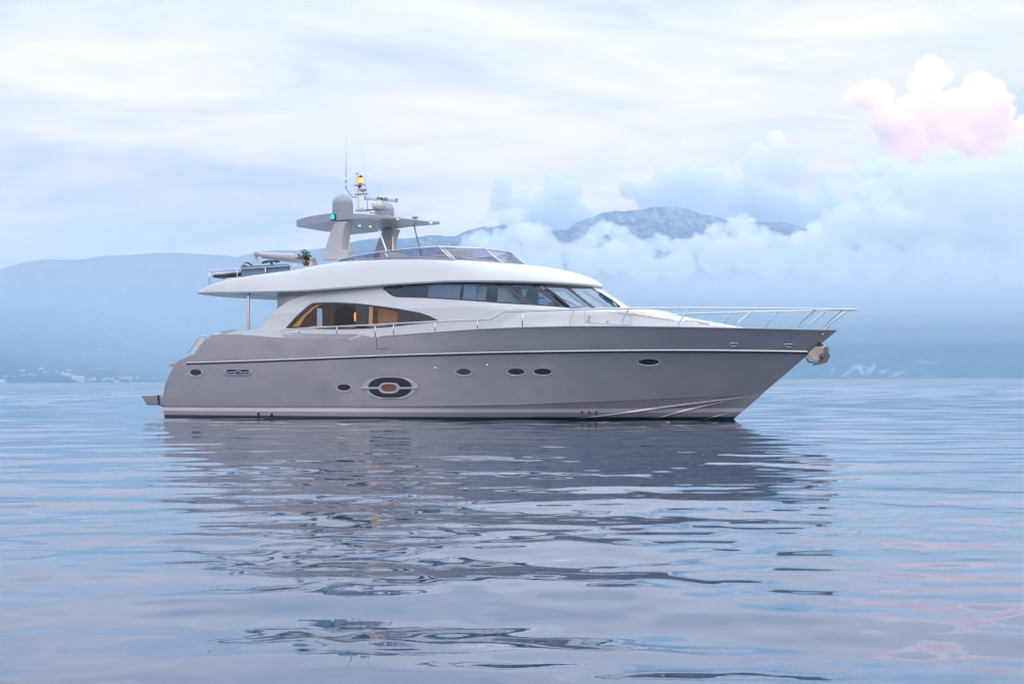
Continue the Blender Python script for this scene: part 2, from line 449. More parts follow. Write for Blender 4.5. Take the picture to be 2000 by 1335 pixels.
# side decks and foredeck inside the bulwark
dk = MB(); rr = []
for u in us[::3]:
    t_ = top_pt(u, 1.0); t_.y = min(t_.y + 0.05, -0.0)
    rr.append([t_, t_ + Vector((0, 0.0, -0.06)), Vector((t_.x, 0, t_.z - 0.06)), Vector((t_.x, -t_.y, t_.z - 0.06)), Vector((t_.x, -t_.y, t_.z))])
dk.grid(rr); dk.build('deck', lgrey, yacht, angle=30)
cap = MB()
for sg in (-1, 1):
    cap.tube([Vector((v.x, v.y * -sg, v.z + 0.006)) for v in [top_pt(u, 1.0) for u in np.linspace(0.32, 0.998, 120)]], 0.022, 6)
cap.build('toe_rail', hullm, yacht)
def hullpt(px, py, off=0.0):
    o, d = ray(px, py); h, n_, _, _ = hull_bvh.ray_cast(o, d.normalized())
    if h is None: return None
    if n_.dot(d) > 0: n_ = -n_
    return h + n_ * off
def hullpath(pxs, off, n=8):
    o = []
    for p in smooth_path(pxs, n):
        q = hullpt(p[0], p[1], off)
        if q is not None: o.append(q)
    return o
RUB = [(364, 708.2), (420, 706.6), (520, 703.2), (640, 698.5), (760, 693.7), (880, 690), (1000, 687), (1100, 685.3), (1200, 684), (1300, 683.4), (1400, 683.6), (1500, 684.6), (1577, 686)]
rp_ = hullpath(RUB, 0.015)
MB().tube(rp_, 0.026, 8).build('rub_rail', chrome, yacht)
MB().tube([Vector((v.x, -v.y, v.z)) for v in rp_], 0.032, 8).build('rub_rail', chrome, yacht)
MB().tube([v + Vector((0, 0.012, -0.045)) for v in rp_], 0.022, 6).build('rub_rail_seat', black, yacht)
for pth, r0 in (([(1128, 817.5), (1180, 811), (1224, 805.5), (1278, 797.5), (1337, 790), (1400, 782), (1440, 777), (1463, 774)], 0.05), ([(1276, 817.5), (1300, 812), (1337, 801.5), (1370, 794), (1400, 787), (1435, 780)], 0.045), ([(1374, 819), (1395, 813.5), (1423, 807)], 0.03)):
    q = hullpath(pth, 0.0, 6)
    n_ = len(q); rad = [max(0.006, r0 * math.sin(math.pi * min(0.5, 0.08 + i / (n_ - 1) * 0.6)) if i < n_ / 2 else r0 * max(0.12, 1 - (i - n_ / 2) / (n_ / 2))) for i in range(n_)]
    MB().tube(q, rad, 6).build('spray_rail', hullm, yacht, angle=60)

def oval(cx, cy, a, b, n=36, p=2.0):
    o = []
    for k in range(n):
        g = 2 * math.pi * k / n; c, s = math.cos(g), math.sin(g)
        o.append((cx + a * math.copysign(abs(c) ** (2 / p), c), cy + b * math.copysign(abs(s) ** (2 / p), s)))
    return o
def eye_shape(cx, cy, a, b, flat=0.3, n=10):
    """flat-topped almond: pointed-round ends, straight top and bottom"""
    o = []
    for k in range(n + 1):
        g = math.pi * k / n - math.pi / 2
        o.append((cx + a * flat + a * (1 - flat) * math.cos(g), cy + b * math.sin(g)))
    for k in range(n + 1):
        g = math.pi * k / n + math.pi / 2
        o.append((cx - a * flat + a * (1 - flat) * math.cos(g), cy + b * math.sin(g)))
    return o
def porthole(cx, cy, a, b, m=dkglass, rimm=None):
    g = drape('porthole', eye_shape(cx, cy + 0.7, a + 2.1, b + 1.9, 0.12), hull_bvh, rimm or rimm_, yacht, 0.012, [eye_shape(cx, cy - 0.7, a, b, 0.12)], 2.0, 0.03)  # rim shifted down: thicker lower edge draws the light its lip catches
    drape('glass', eye_shape(cx, cy - 0.7, a + 0.3, b + 0.3, 0.12), hull_bvh, m, g, 0.003, (), 2.5)
olive = mat('olive_glass', (0.06, 0.06, 0.035), 0.06, var=0.4, vs=7)  # mottled olive colour for one porthole's glass
for c in ((382.5, 727.5, 11.5, 6), (672, 756.8, 13, 6.2), (906, 726.3, 15, 6.2, olive), (1008.2, 726, 16.5, 6.2), (1060, 726, 17.5, 6.2), (1267, 707, 20.5, 6)): porthole(*c)
# the big eye window amidships
E0 = eye_shape(762, 757.3, 54, 21.5, 0.14, 14)
E1 = eye_shape(762, 756.6, 43, 19.8, 0.2, 14)
bw = drape('eye_window', E0, hull_bvh, rimm_, yacht, 0.012, [E1], 2.5, 0.04)
drape('glass', E1, hull_bvh, dkglass, bw, 0.004, (), 3)
ring = drape('ring_trim', eye_shape(761, 757.3, 20.5, 10.5, 0.35), hull_bvh, rimm_, bw, 0.05, [eye_shape(761, 757.3, 15.5, 7, 0.35)], 1.5, 0.04)
drape('amber_glass', eye_shape(761, 757.3, 15.8, 7.2, 0.35), hull_bvh, orange_g, bw, 0.012, (), 2)
for x0, x1 in ((706.5, 741.5), (780.5, 814.5)):
    drape('trim_bar', [(x0, 755.4), (x1, 755.4), (x1, 759.3), (x0, 759.3)], hull_bvh, rimm_, bw, 0.05, (), 2, 0.045)
# louvred vent aft
V0 = eye_shape(464.5, 727, 28, 7.2, 0.72); V1 = eye_shape(464.5, 726.6, 21.5, 4.8, 0.9)
vt = drape('louvre_vent', V0, hull_bvh, silver, yacht, 0.01, [V1], 2.0, 0.03)
drape('vent_recess', V1, hull_bvh, black, vt, 0.003, (), 2.5)
drape('vent_bar', [(444, 725.6), (486, 725.6), (486, 727.6), (444, 727.6)], hull_bvh, silver, vt, 0.02, (), 2, 0.015)
drape('vent_bar', [(444, 729.3), (486, 729.3), (486, 730.6), (444, 730.6)], hull_bvh, silver, vt, 0.02, (), 2, 0.015)
drape('vent_boss', oval(465.5, 726.6, 6.5, 4.2), hull_bvh, silver, vt, 0.028, (), 1.5, 0.02)
drape('vent_eye', oval(465.5, 726.6, 3.8, 2.3), hull_bvh, black, vt, 0.031, (), 1.2)
# fairleads near the bow
for cx, cy in ((1433, 673), (1540, 674.5)):
    fl = drape('fairlead', eye_shape(cx, cy, 8.6, 3.9, 0.7), hull_bvh, chrome, yacht, 0.02, [eye_shape(cx, cy, 6.2, 2.1, 0.75)], 1.4, 0.03)
    drape('fairlead_throat', eye_shape(cx, cy, 6.3, 2.2, 0.75), hull_bvh, silver, fl, 0.004, (), 1.6)
for cx, cy, r0 in ((850.5, 718.6, 2.4), (951.5, 712.6, 2.3), (335.3, 738, 1.3), (331, 760, 1.3), (1607, 652.5, 1.8), (1560, 807, 0)):
    if r0:
        q = hullpt(cx, cy); n_ = Vector((-0.1, -1, 0.1)).normalized()
        MB().lathe([(r0 * 0.017, 0), (r0 * 0.016, 0.018), (r0 * 0.008, 0.03)], q, 12, n_).build('courtesy_light', chrome, yacht)
for cx, cy, l_ in ((1137, 804.3, 0), (1151, 805, 1), (1164.5, 804.3, 6)):
    q = drape('drain_outlet', oval(cx, cy, 2.2 if l_ != 1 else 3, 2), hull_bvh, rust, yacht, 0.012, (), 1.0, 0.02)
    if l_ > 1: drape('rust_streak', [(cx - 1, cy + 2), (cx + 1, cy + 2), (cx + 0.8, cy + 12), (cx - 0.5, cy + 12)], hull_bvh, rust, q, 0.004, (), 1.2)
for cx, cy in ((505, 808), (531, 809)):
    drape('water_outlet', oval(cx, cy, 1.8, 3.2), hull_bvh, black, yacht, 0.03, (), 1.0, 0.04)
# side boarding gate: a scribed seam
for a, b in (((735.6, 660), (735.9, 681.5)), ((736, 680.6), (761, 680.2))):
    q = hullpath([a, ((a[0] + b[0]) / 2, (a[1] + b[1]) / 2), b], 0.002, 4); MB().tube(q, 0.008, 5).build('gate_seam', black, yacht)

# ------------------------------------------------------------------ stern: bathing platform, passerelle, quarter rail, fairlead
pl = MB(); PO = []
for (x, y) in ((-1.22, 2.55), (-1.40, 1.3), (-1.45, 0), (-1.40, -1.3), (-1.22, -2.55), (-0.98, -2.72), (-0.28, -2.76)): PO.append((x, y))
PO = PO[::-1] + [(-0.28, 2.76), (-0.98, 2.72)]
for lay in (0,):
    top = [Vector((x, y, 0.80)) for x, y in PO]; edge = [Vector((x * 1.0, y, 0.74)) for x, y in PO]; low = [Vector((x * 0.80 - 0.03, y * 0.98, 0.42)) for x, y in PO]
    pl.grid([low, edge, top], close=True); n_ = len(PO)
    pl.add(top, [tuple(range(n_))]); pl.add(low, [tuple(range(n_))[::-1]])
pl.build('bathing_platform', hullm, yacht, angle=35, bevel=0.025)
MB().box((-0.18, 0, 0.60), (0.2, 5.42, 0.36)).build('platform_gap_block', black, yacht, bevel=0.02)  # black block drawn as the dark gap between platform and hull
pb = MB().prism([(-0.08, -2.79, 0.40), (-0.10, -2.79, 0.82), (-0.04, -2.79, 0.87), (0.3, -2.79, 0.87), (0.3, -2.79, 0.40)], (0, 5.58, 0)); pb.build('transom_step', hullm, yacht, angle=35)
ps = MB(); q0 = PY(328, 712, -1.4); q1 = PY(352, 711, -1.4)
ps.prism([q0 + Vector((0, 0, -0.02)), q0 + Vector((0.12, 0, -0.06)), (q1.x + 0.3, -1.4, q0.z - 0.06), (q1.x + 0.3, -1.4, q0.z + 0.07), q0 + Vector((0.2, 0, 0.07))], (0, 0.55, 0))
ps.build('passerelle', steel_d, yacht, bevel=0.015)
qr = MB(); Yq = -2.45
qr.tube([PY(365.5, 691, Yq), PY(389, 658.5, Yq), PY(392, 657, Yq), PY(402, 656.5, Yq)], 0.022, 8)
qr.tube([PY(365.5, 691, Yq), PY(367, 694, Yq)], 0.02, 8)
qr.build('quarter_rail', chrome, yacht)
qg = MB().prism([PY(374, 682, Yq), PY(391, 661, Yq), PY(401, 660, Yq), PY(389, 681, Yq)], (0, 0.03, 0)); qg.build('quarter_screen', white2, yacht)
sb = MB(); sb.tube([PY(376, 681.5, -2.6), PY(391, 681.5, -2.6)], 0.016, 6); sb.tube([PY(380.5, 682, -2.6), PY(380.5, 692, -2.6)], 0.018, 6); sb.lathe([(0.05, 0), (0.05, 0.05), (0.03, 0.08)], PY(380, 694, -2.6), 12); sb.lathe([(0.045, 0), (0.05, 0.1), (0.07, 0.12), (0.07, 0.15), (0.0, 0.16)], PY(387.5, 694, -2.65), 12)
sb.build('stern_cleat', chrome, yacht)

# ------------------------------------------------------------------ deckhouse
FIN = [(3.05, 4.15), (3.29, 4.40), (3.75, 4.95), (4.03, 5.45), (4.12, 5.75), (4.25, 6.3)]
def house_w(Z): return 2.52 - max(0.0, Z - 3.62) * 0.20
def house_xf(Z): return 17.19 + (0.05 if Z < 3.52 else -(Z - 3.52) * 1.51)
def house_pt(Z, k, xa=None):
    """k 0..1 starboard side aft to forward, 1..2 round the raked front to the centreline"""
    wv, xf = house_w(Z), house_xf(Z); Lf = 4.3; xc = xf - Lf
    if xa is None: xa = interp(FIN, Z) if Z < 4.25 else 4.95
    if k <= 1: return Vector((xa + (xc - xa) * k, -wv, Z))
    g = (k - 1) * math.pi / 2; n_ = 2.15
    return Vector((xc + Lf * math.sin(g) ** (2 / n_), -wv * max(0.0, math.cos(g)) ** (2 / n_), Z))
SAL = [(558, 640.5), (578, 618), (600, 598), (608, 592.8), (614, 591), (630, 590), (660, 590), (700, 592.4), (740, 597), (780, 602.6), (820, 610.2), (840, 617), (850, 622), (861, 627.5), (830, 630.5), (800, 633.6), (760, 638), (720, 641), (690, 642.2), (660, 642.6), (600, 641.3)]
SALP = [[(568, 637.5), (588, 617), (608, 598.6), (618.5, 594.6), (695.6, 596), (695.6, 638.2), (660, 639), (600, 638.5)], [(718, 597), (779, 606), (776, 634), (717, 638.2)]]
UPP = [(748, 563.5), (751.7, 560), (792, 556.2), (831, 553.6), (857, 551.8), (909, 551.1), (948, 552.3), (1000, 553.6), (1050, 554.4), (1102, 558)]
UPB = [(1160, 603.5), (1120, 602.2), (1096, 599.5), (1040, 595.4), (980, 592), (948, 589.3), (909, 586.3), (831, 581.6), (774, 580), (766, 577.5), (755.6, 570)]
PANES = [[(757, 568), (766, 562.5), (831, 556), (909, 553.3), (984, 555.3), (1021, 592.5), (948, 587.3), (909, 584.3), (831, 579.8), (775, 578.2), (766, 575.5)],
         [(994, 555.8), (1036, 556.6), (1093, 597.3), (1042, 593.6)],
         [(1049, 557.5), (1102, 560), (1157, 602.5), (1115, 600.5)]]
MIDP = [(1109, 560.5), (1153.5, 562.6), (1213.5, 604), (1166, 603)]
MIDO = [(1102, 558), (1157, 561.2), (1218, 606), (1160, 603.5)]
UPO = UPP + UPB
ks = list(np.linspace(0, 1, 420)) + [1 + x for x in np.linspace(0, 1, 300)[1:]]
zs = np.linspace(2.3, 4.62, 120)
hrows = [[house_pt(z, k) for k in ks] for z in zs]
full = MB().grid(hrows); house_bvh = bvh_of(full.v, full.f)
HOLES = SALP + PANES
shell = MB(); NV = len(full.v); shell.add(full.v, []); shell.add([Vector((v.x, -v.y, v.z)) for v in full.v], [])
bbx = [(min(p[0] for p in h), max(p[0] for p in h), min(p[1] for p in h), max(p[1] for p in h)) for h in HOLES + [MIDP]]
pr = [proj(v) for v in full.v]; prm = [proj((v.x, -v.y, v.z)) for v in full.v]
def in_any(x, y, hs, bb):
    return any(b_[0] < x < b_[1] and b_[2] < y < b_[3] and inpoly(x, y, h) for h, b_ in zip(hs, bb))
for f in full.f:
    cx = sum(pr[i][0] for i in f) / 4; cy = sum(pr[i][1] for i in f) / 4
    if not in_any(cx, cy, HOLES + [MIDP], bbx): shell.f.append(f)
    hx = sum(prm[i][0] for i in f) / 4; hy = sum(prm[i][1] for i in f) / 4
    if not (in_any(cx, cy, HOLES, bbx) or in_any(hx, hy, [MIDP], bbx[-1:])): shell.f.append(tuple(i + NV for i in f[::-1]))
house = shell.build('deckhouse', white, yacht, angle=30)
for sg in (-1, 1):
    # aft edge of the wing is given a thickness
    ed = [house_pt(z, 0) for z in zs if z < 4.25]; A = [Vector((v.x, v.y * -sg, v.z)) for v in ed]
    MB().grid([[v + Vector((-0.01, 0, 0)) for v in A], [v + Vector((0.10, sg * -0.16, 0)) for v in A]]).build('wing_edge', white, yacht)
# aft bulkhead behind the wing
dy0, dy1 = PX(617.5, 610, 5.0).y, PX(632.5, 610, 5.0).y
ab_ = MB()
for y0, y1 in ((-2.2, dy0), (dy1, 2.2)): ab_.box((4.98, (y0 + y1) / 2, 3.45), (0.12, y1 - y0, 2.1))
ab_.box((4.98, (dy0 + dy1) / 2, 4.2), (0.12, dy1 - dy0, 0.6)); ab_.build('aft_bulkhead', lgrey, yacht)
MB().prism([(4.9, -2.34, 3.6), (4.9, -2.34, 4.5), (6.4, -2.34, 4.5), (6.0, -2.34, 3.6)], (0, 0.1, 0)).build('aft_side_panel', lgrey, yacht)
# windows
sw = drape('saloon_window', SAL, house_bvh, frit, yacht, 0.010, SALP, 2.5, 0.02)
for p in SALP: drape('pane', p, house_bvh, salglass, sw, 0.004, (), 3)
swp = drape('saloon_window', SAL, house_bvh, frit, yacht, 0.010, SALP, 3, 0.02, mirror=True)
for p in SALP: drape('pane', p, house_bvh, salglass, swp, 0.004, (), 4, mirror=True)
uw = drape('wheelhouse_window', UPO, house_bvh, frit, yacht, 0.010, PANES, 2.5, 0.02)
for i, p in enumerate(PANES): drape('pane', p, house_bvh, wsglass2 if i == 2 else wsglass, uw, 0.004, (), 3)
uwp = drape('wheelhouse_window', UPO, house_bvh, frit, yacht, 0.010, PANES, 3, 0.02, mirror=True)
for i, p in enumerate(PANES): drape('pane', p, house_bvh, wsglass2 if i == 2 else wsglass, uwp, 0.004, (), 4, mirror=True)
house_full = bvh_of(full.v + [Vector((v.x, -v.y, v.z)) for v in full.v], full.f + [tuple(i + NV for i in f[::-1]) for f in full.f])
mw = drape('windshield', MIDO, house_full, frit, yacht, 0.010, [MIDP], 2.5, 0.02)
drape('pane', MIDP, house_full, wsglass2, mw, 0.004, (), 3)
# scribed seams in the white side
def housepath(pxs, off=0.002):
    o = []
    for p in smooth_path(pxs, 5):
        a, d = ray(p[0], p[1]); h, n_, _, _ = house_bvh.ray_cast(a, d.normalized())
        if h is not None: o.append(h + (n_ if n_.dot(d) < 0 else -n_) * off)
    return o
# interior: saloon floor, ceiling, far side, lamps and furniture
sal = MB()
sal.box((9.0, 0, 2.95), (7.8, 4.5, 0.04)); sal.box((9.2, 0, 4.12), (7.6, 4.5, 0.04))
sal.build('saloon_lining', wood_d, yacht)
bk = MB()
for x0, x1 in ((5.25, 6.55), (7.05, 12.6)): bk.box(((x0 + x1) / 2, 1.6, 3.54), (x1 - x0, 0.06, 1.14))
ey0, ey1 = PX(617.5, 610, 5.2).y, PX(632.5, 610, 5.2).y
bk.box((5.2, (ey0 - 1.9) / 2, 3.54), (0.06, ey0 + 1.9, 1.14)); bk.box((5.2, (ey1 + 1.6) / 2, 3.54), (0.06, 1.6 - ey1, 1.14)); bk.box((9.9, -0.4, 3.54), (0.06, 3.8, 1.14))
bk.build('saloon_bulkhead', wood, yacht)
drape('wall_lining', [(566, 638), (588, 615.5), (608, 597), (617, 593), (622, 594), (610, 600.5), (592, 619), (580, 638)], house_bvh, mat('glowing_wall_lining', (0.75, 0.45, 0.2), 0.6, emit=(1.0, 0.45, 0.12), es=0.30), yacht, -0.10, (), 2.5)  # emission paints the amber lamplight onto the lining
drape('sill_glow', [(600, 636.5), (694, 636), (694, 638), (600, 638.5)], house_bvh, lamp_o, yacht, -0.12, (), 2.5).data.materials[0] = mat('sill_glow_strip', (0.8, 0.4, 0.1), 0.4, emit=(1.0, 0.40, 0.08), es=0.45)  # emissive strip draws the orange glow along the sill
drape('sill_glow', [(718, 635.5), (752, 634), (752, 636), (718, 638)], house_bvh, lamp_o, yacht, -0.12, (), 2.5).data.materials[0] = bpy.data.materials['sill_glow_strip']
drape('curtain', [(717, 637), (718.5, 596), (725.5, 598), (724.5, 637)], house_bvh, mat('glowing_curtain', (0.8, 0.6, 0.4), 0.8, emit=(1.0, 0.6, 0.3), es=0.22), yacht, -0.08, (), 2.5)  # cloth made to glow in place of lamplight falling on it
drape('cabin_partition', [(726, 637), (727, 597), (779, 604), (776, 636)], house_bvh, mat('glowing_rosy_panel', (0.42, 0.24, 0.15), 0.5, var=0.12, vs=5, emit=(0.9, 0.5, 0.28), es=0.12), yacht, -0.35, (), 3)  # panel emits a little to imitate warm cabin light
pt = bpy.data.lights.new('saloon_lamp_light', 'POINT'); pt.energy = 6; pt.color = (1.0, 0.62, 0.34); pt.shadow_soft_size = 0.5
po = bpy.data.objects.new('saloon_lamp_light', pt); COL.objects.link(po); po.location = W((7.4, 0.3, 3.7))
# upper window: blinds, curtain and bulkhead behind the glass
drape('blind', [(836, 557), (899, 556), (896, 583.5), (833, 580.2)], house_bvh, cloth, yacht, -0.05, (), 3)
cur = drape('curtain', [(906, 555), (930, 556), (927, 586), (903, 584.5)], house_bvh, cloth, yacht, -0.05, (), 1.2)
for i, v in enumerate(cur.data.vertices): v.co.y += 0.03 * math.sin(v.co.x * 38)
drape('bulkhead', [(930, 556), (949, 557), (945, 587.5), (926, 586)], house_bvh, beige, yacht, -0.12, (), 3)
drape('bulkhead', [(971, 557), (1030, 557), (1020, 592), (967, 590)], house_bvh, beige, yacht, -0.15, (), 3)
drape('bulkhead', [(1002, 557), (1018, 557), (1018, 580), (1002, 578)], house_bvh, frit, yacht, -0.09, (), 3).hide_render = False
drape('bulkhead', [(757, 566), (834, 555), (830, 581), (774, 580)], house_bvh, frit, yacht, -0.05, (), 3)
MB().box((12.9, 0, 3.95), (0.08, 3.9, 1.2)).build('wheelhouse_bulkhead', wood_d, yacht)
db = MB(); dr = []
for k in np.linspace(1.35, 1.999, 24):
    a = house_pt(3.50, k); c = Vector((13.6, 0, 3.5)); dr.append([a + (c - a) * 0.03, a + (c - a) * 0.35 + Vector((0, 0, 0.12)), a + (c - a) * 0.4 + Vector((0, 0, -0.4))])
db.grid(dr); db.grid([[Vector((v.x, -v.y, v.z)) for v in r_] for r_ in dr]); db.build('dashboard', lgrey, yacht)
drape('sun_visor', [(995, 556.3), (1036, 557), (1037, 559), (997, 558.2)], house_bvh, white2, yacht, -0.03, (), 2)
drape('sun_visor', [(1050, 558), (1101, 560.5), (1103, 563), (1053, 560.5)], house_bvh, white2, yacht, -0.03, (), 2)
drape('sun_visor', [(1111, 561.5), (1152, 563.2), (1155, 566), (1115, 564)], house_full, white2, yacht, -0.03, (), 2)

# ------------------------------------------------------------------ coachroof on the foredeck
CRZ = [(14.0, 3.50), (17.2, 3.50), (18.15, 3.46), (18.45, 3.36), (18.8, 3.27), (19.3, 3.17), (20.2, 3.0), (21.0, 2.85), (21.4, 2.76), (21.7, 2.68)]
CRW = [(14.0, 2.50), (15.5, 2.42), (16.5, 2.28), (17.5, 2.08), (18.5, 1.85), (19.5, 1.55), (20.5, 1.1), (21.3, 0.55), (21.7, 0.15)]
cr_ = []
for X in np.linspace(14.0, 21.7, 90):
    zt, wv, zb = interp(CRZ, X), interp(CRW, X), ztop(X) - 0.08
    row = []; sh = 0.42 if X > 17 else 0.3
    zk = zb + max(0.02, (zt - zb)) * 0.80
    if X < 18: zk = max(zk, 3.46 - max(0, X - 15) * 0.055)
    zk = min(zk, zt - 0.005)
    half = [(wv, zb), (wv * 0.985, zb + (zk - zb) * 0.5), (wv * 0.95, zk), (wv * 0.80, zk + (zt - zk) * 0.6), (wv * 0.45, zt), (0, zt + 0.015)]
    row = [Vector((X, -y, z)) for y, z in half] + [Vector((X, y, z)) for y, z in half[-2::-1]]
    cr_.append(row)
crm = MB().grid(cr_); crm.build('coachroof', white, yacht, angle=24); cr_bvh = bvh_of(crm.v, crm.f)
teak = mat('sunpad_cushion', (0.66, 0.55, 0.50), 0.7, var=0.06, vs=4)
drape('sunpad_edge', [(1198, 604), (1228, 605.2), (1262, 613), (1318, 622.5), (1316, 626), (1258, 617.5), (1212, 611)], cr_bvh, teak, yacht, 0.012, (), 2.5, 0.02)
drape('grab_edge', [(1236, 605.6), (1280, 614.3), (1278, 615.6), (1232, 606.8)], cr_bvh, teak, yacht, 0.012, (), 2, 0.02)
drape('deck_hatch', [(1336, 624), (1361, 625), (1386, 629.5), (1382, 632.6), (1358, 628), (1340, 627)], cr_bvh, teak, yacht, 0.02, (), 2, 0.03)
drape('hatch_shadow_gap', [(1361, 625.5), (1366, 627.6), (1386, 632), (1384, 633.6), (1366, 631.5), (1362, 629)], cr_bvh, steel_d, yacht, 0.012, (), 1.5, 0.015)
LK = [(1142.5, 606.5), (1181, 607.5), (1234, 617), (1231, 635), (1200, 633.5), (1141.5, 629)]
for k in range(len(LK)):
    if k == 0: continue
    a, b = LK[k], LK[(k + 1) % len(LK)]
    o = []
    for q in np.linspace(0, 1, 10):
        A_, d = ray(a[0] + (b[0] - a[0]) * q, a[1] + (b[1] - a[1]) * q)
        hh = [x for x in (cr_bvh.ray_cast(A_, d.normalized()), house_bvh.ray_cast(A_, d.normalized())) if x[0] is not None]
        if hh:
            h = min(hh, key=lambda x: x[3]); o.append(h[0] - d.normalized() * 0.003)
    if len(o) > 1: MB().tube(o, 0.006, 5).build('locker_seam', silver, yacht)
both = MB(); both.add(crm.v, crm.f); both.add(full.v, full.f); both_bvh = bvh_of(both.v, both.f)
gv = drape('vent_grille', [(1149, 615), (1155, 615.5), (1152.5, 628), (1146.2, 627.6)], both_bvh, white, yacht, 0.03, (), 1.5, 0.03)
drape('grille_opening', [(1149.6, 616.3), (1154, 616.6), (1151.6, 626.8), (1147.3, 626.5)], both_bvh, silver, gv, 0.034, (), 1.5)
drape('badge_plate', oval(1186.5, 628.5, 2.6, 2.2), both_bvh, silver, yacht, 0.008, (), 1.2)

# ------------------------------------------------------------------ flybridge moulding
ZL = [(0.9, 4.46), (1.6, 4.47), (4, 4.40), (6.5, 4.375), (8, 4.42), (9.7, 4.475), (11.8, 4.50), (13.6, 4.45), (15, 4.39), (16.2, 4.32)]
ZT = [(0.9, 4.48), (1.6, 4.50), (1.9, 4.61), (2.4, 4.75), (2.9, 4.85), (4, 4.98), (5.0, 5.06), (5.96, 5.13), (6.6, 5.22), (7.4, 5.29), (8.4, 5.33), (9.6, 5.345), (10.6, 5.31), (11.5, 5.23), (12, 5.18), (13.3, 5.10)]
WL = [(1.0, 2.2), (1.3, 2.55), (1.6, 2.68), (2.2, 2.74), (4, 2.76), (7, 2.72), (9, 2.62), (11, 2.52), (12, 2.46)]
def fly_pt(v, k):
    """v 0 lower edge .. 1 top edge; k 0..1 along the side, 1..2 round the front"""
    a = v * math.pi / 2
    cx = math.cos(a) ** (2 / 1.45) if v < 1 else 0.0
    sz = math.sin(a) ** (2 / 1.45)
    xf = 13.25 + 2.9 * cx; Lf = 2.2 + 2.6 * cx; xc = xf - Lf
    n_ = 2.6 - 0.35 * cx
    x_aft = 1.55 + 0.12 * v
    if k <= 1: X = x_aft + (xc - x_aft) * k; Yf = 1.0
    else:
        g = (k - 1) * math.pi / 2; X = xc + Lf * math.sin(g) ** (2 / n_); Yf = max(0.0, math.cos(g)) ** (2 / n_)
    wl = interp(WL, min(X, 12)) if k <= 1 else interp(WL, min(xc, 12))
    ins = 0.34 * (v ** 1.3) * min(1, max(0.15, (X - 1.5) / 4))
    zl, zt = interp(ZL, X), interp(ZT, min(X, 13.3))
    if k > 1:
        # the brow falls away forward
        zt = interp(ZT, min(X, 13.3))
    z = zl + (zt - zl) * sz
    if X > 13.3:
        z = zl + (5.10 - zl) * sz
    return Vector((X, -(wl - ins) * Yf, z))
kf = list(np.linspace(0, 1, 130)) + [1 + x for x in np.linspace(0, 1, 60)[1:]]
frows = [[fly_pt(v, k) for k in kf] for v in np.linspace(0, 1, 26)]
fm = MB().grid(frows); fly_bvh = bvh_of(fm.v, fm.f)
flm = MB(); flm.add(fm.v, fm.f); flm.add([Vector((v.x, -v.y, v.z)) for v in fm.v], [f[::-1] for f in fm.f])
topr = frows[-1]; lowr = frows[0]
mir = lambda v: Vector((v.x, -v.y, v.z))
flm.grid([[v for v in topr], [Vector((v.x, v.y * 0.9, v.z - 0.03)) for v in topr], [Vector((v.x, v.y * 0.9, v.z - 0.03)) * 1 for v in [mir(t) for t in topr]], [mir(t) for t in topr]])
# lip, soffit and rounded aft edge
lip = [v + Vector((-0.02 if v.x > 13 else 0, 0.03 if v.y < -0.1 else 0, -0.055)) for v in lowr]
inn = [Vector((v.x - (0.12 if v.x > 13 else 0), v.y * 0.90, v.z - 0.05)) for v in lowr]
soff = [Vector((v.x - (0.15 if v.x > 13 else 0), v.y * 0.84, v.z + 0.03)) for v in lowr]
for A, B in ((lowr, lip), (lip, inn), (inn, soff)):
    flm.grid([A, B]); flm.grid([[mir(v) for v in A], [mir(v) for v in B]])
flm.grid([soff, [mir(v) for v in soff]])
aft = []
for yy in np.linspace(-1, 1, 25):
    bul = -0.62 * (1 - abs(yy) ** 2.2)
    y0 = lowr[0].y * -yy
    aft.append([Vector((topr[0].x + 0.5, topr[0].y * -yy, topr[0].z + 0.02)), Vector((topr[0].x + bul, y0, topr[0].z)), Vector((lowr[0].x + bul, y0, lowr[0].z)), Vector((lip[0].x + bul, lip[0].y * -yy, lip[0].z)), Vector((soff[0].x + 0.4, soff[0].y * -yy, soff[0].z - 0.02))])
flm.grid(aft)
flm.build('flybridge_moulding', white, yacht, angle=35)
# plinth for the tender on the after deck
MB().prism([PY(436, 549, -2.2), PY(440, 543.5, -2.2), PY(445, 542.2, -2.2), PY(478, 538.5, -2.2), PY(484, 545, -2.2)], (0, 2.6, 0)).build('boat_deck_plinth', white, yacht, bevel=0.03)
# cockpit post
pp = MB(); a = PY(485.3, 640, -2.6); b = PY(485.3, 578, -2.6); c = PY(489, 569, -2.5)
pp.tube([(a.x, a.y, 2.6), a, b, c, (c.x + 0.1, c.y + 0.05, 4.5)], 0.045, 12); pp.build('cockpit_post', mat('satin_steel_tube', (0.50, 0.45, 0.46), 0.3, metal=0.85), yacht)

# flybridge windscreen: smoked panes in a metal frame, round the front of the coaming
WBs = [PY(661, 511.5, -2.34), PY(709, 506.5, -2.34), PY(757.6, 502.8, -2.33), PY(820, 502.2, -2.28), PY(881, 505.2, -2.18)]
WTs = [PY(661, 507.5, -2.33), PY(700, 498.5, -2.29), PY(752, 490.4, -2.22), PY(813, 484.5, -2.13), PY(856, 481.4, -2.02)]
WBf = [PY(889, 507.0, -2.10), Vector((13.17, -0.93, 5.08))]
WTf = [PY(864, 481.8, -1.95), Vector((12.40, -0.90, 5.63))]
wsn = MB(); fb = WBs + WBf; ft_ = WTs + WTf
fb2 = fb + [mir(v) for v in fb[::-1]]; ft2 = ft_ + [mir(v) for v in ft_[::-1]]
ws_root = MB().tube(ft2, 0.026, 8).build('flybridge_windscreen', chrome, yacht)
MB().tube([v + Vector((0, 0, -0.01)) for v in fb2], 0.024, 8).build('frame', silver, ws_root)
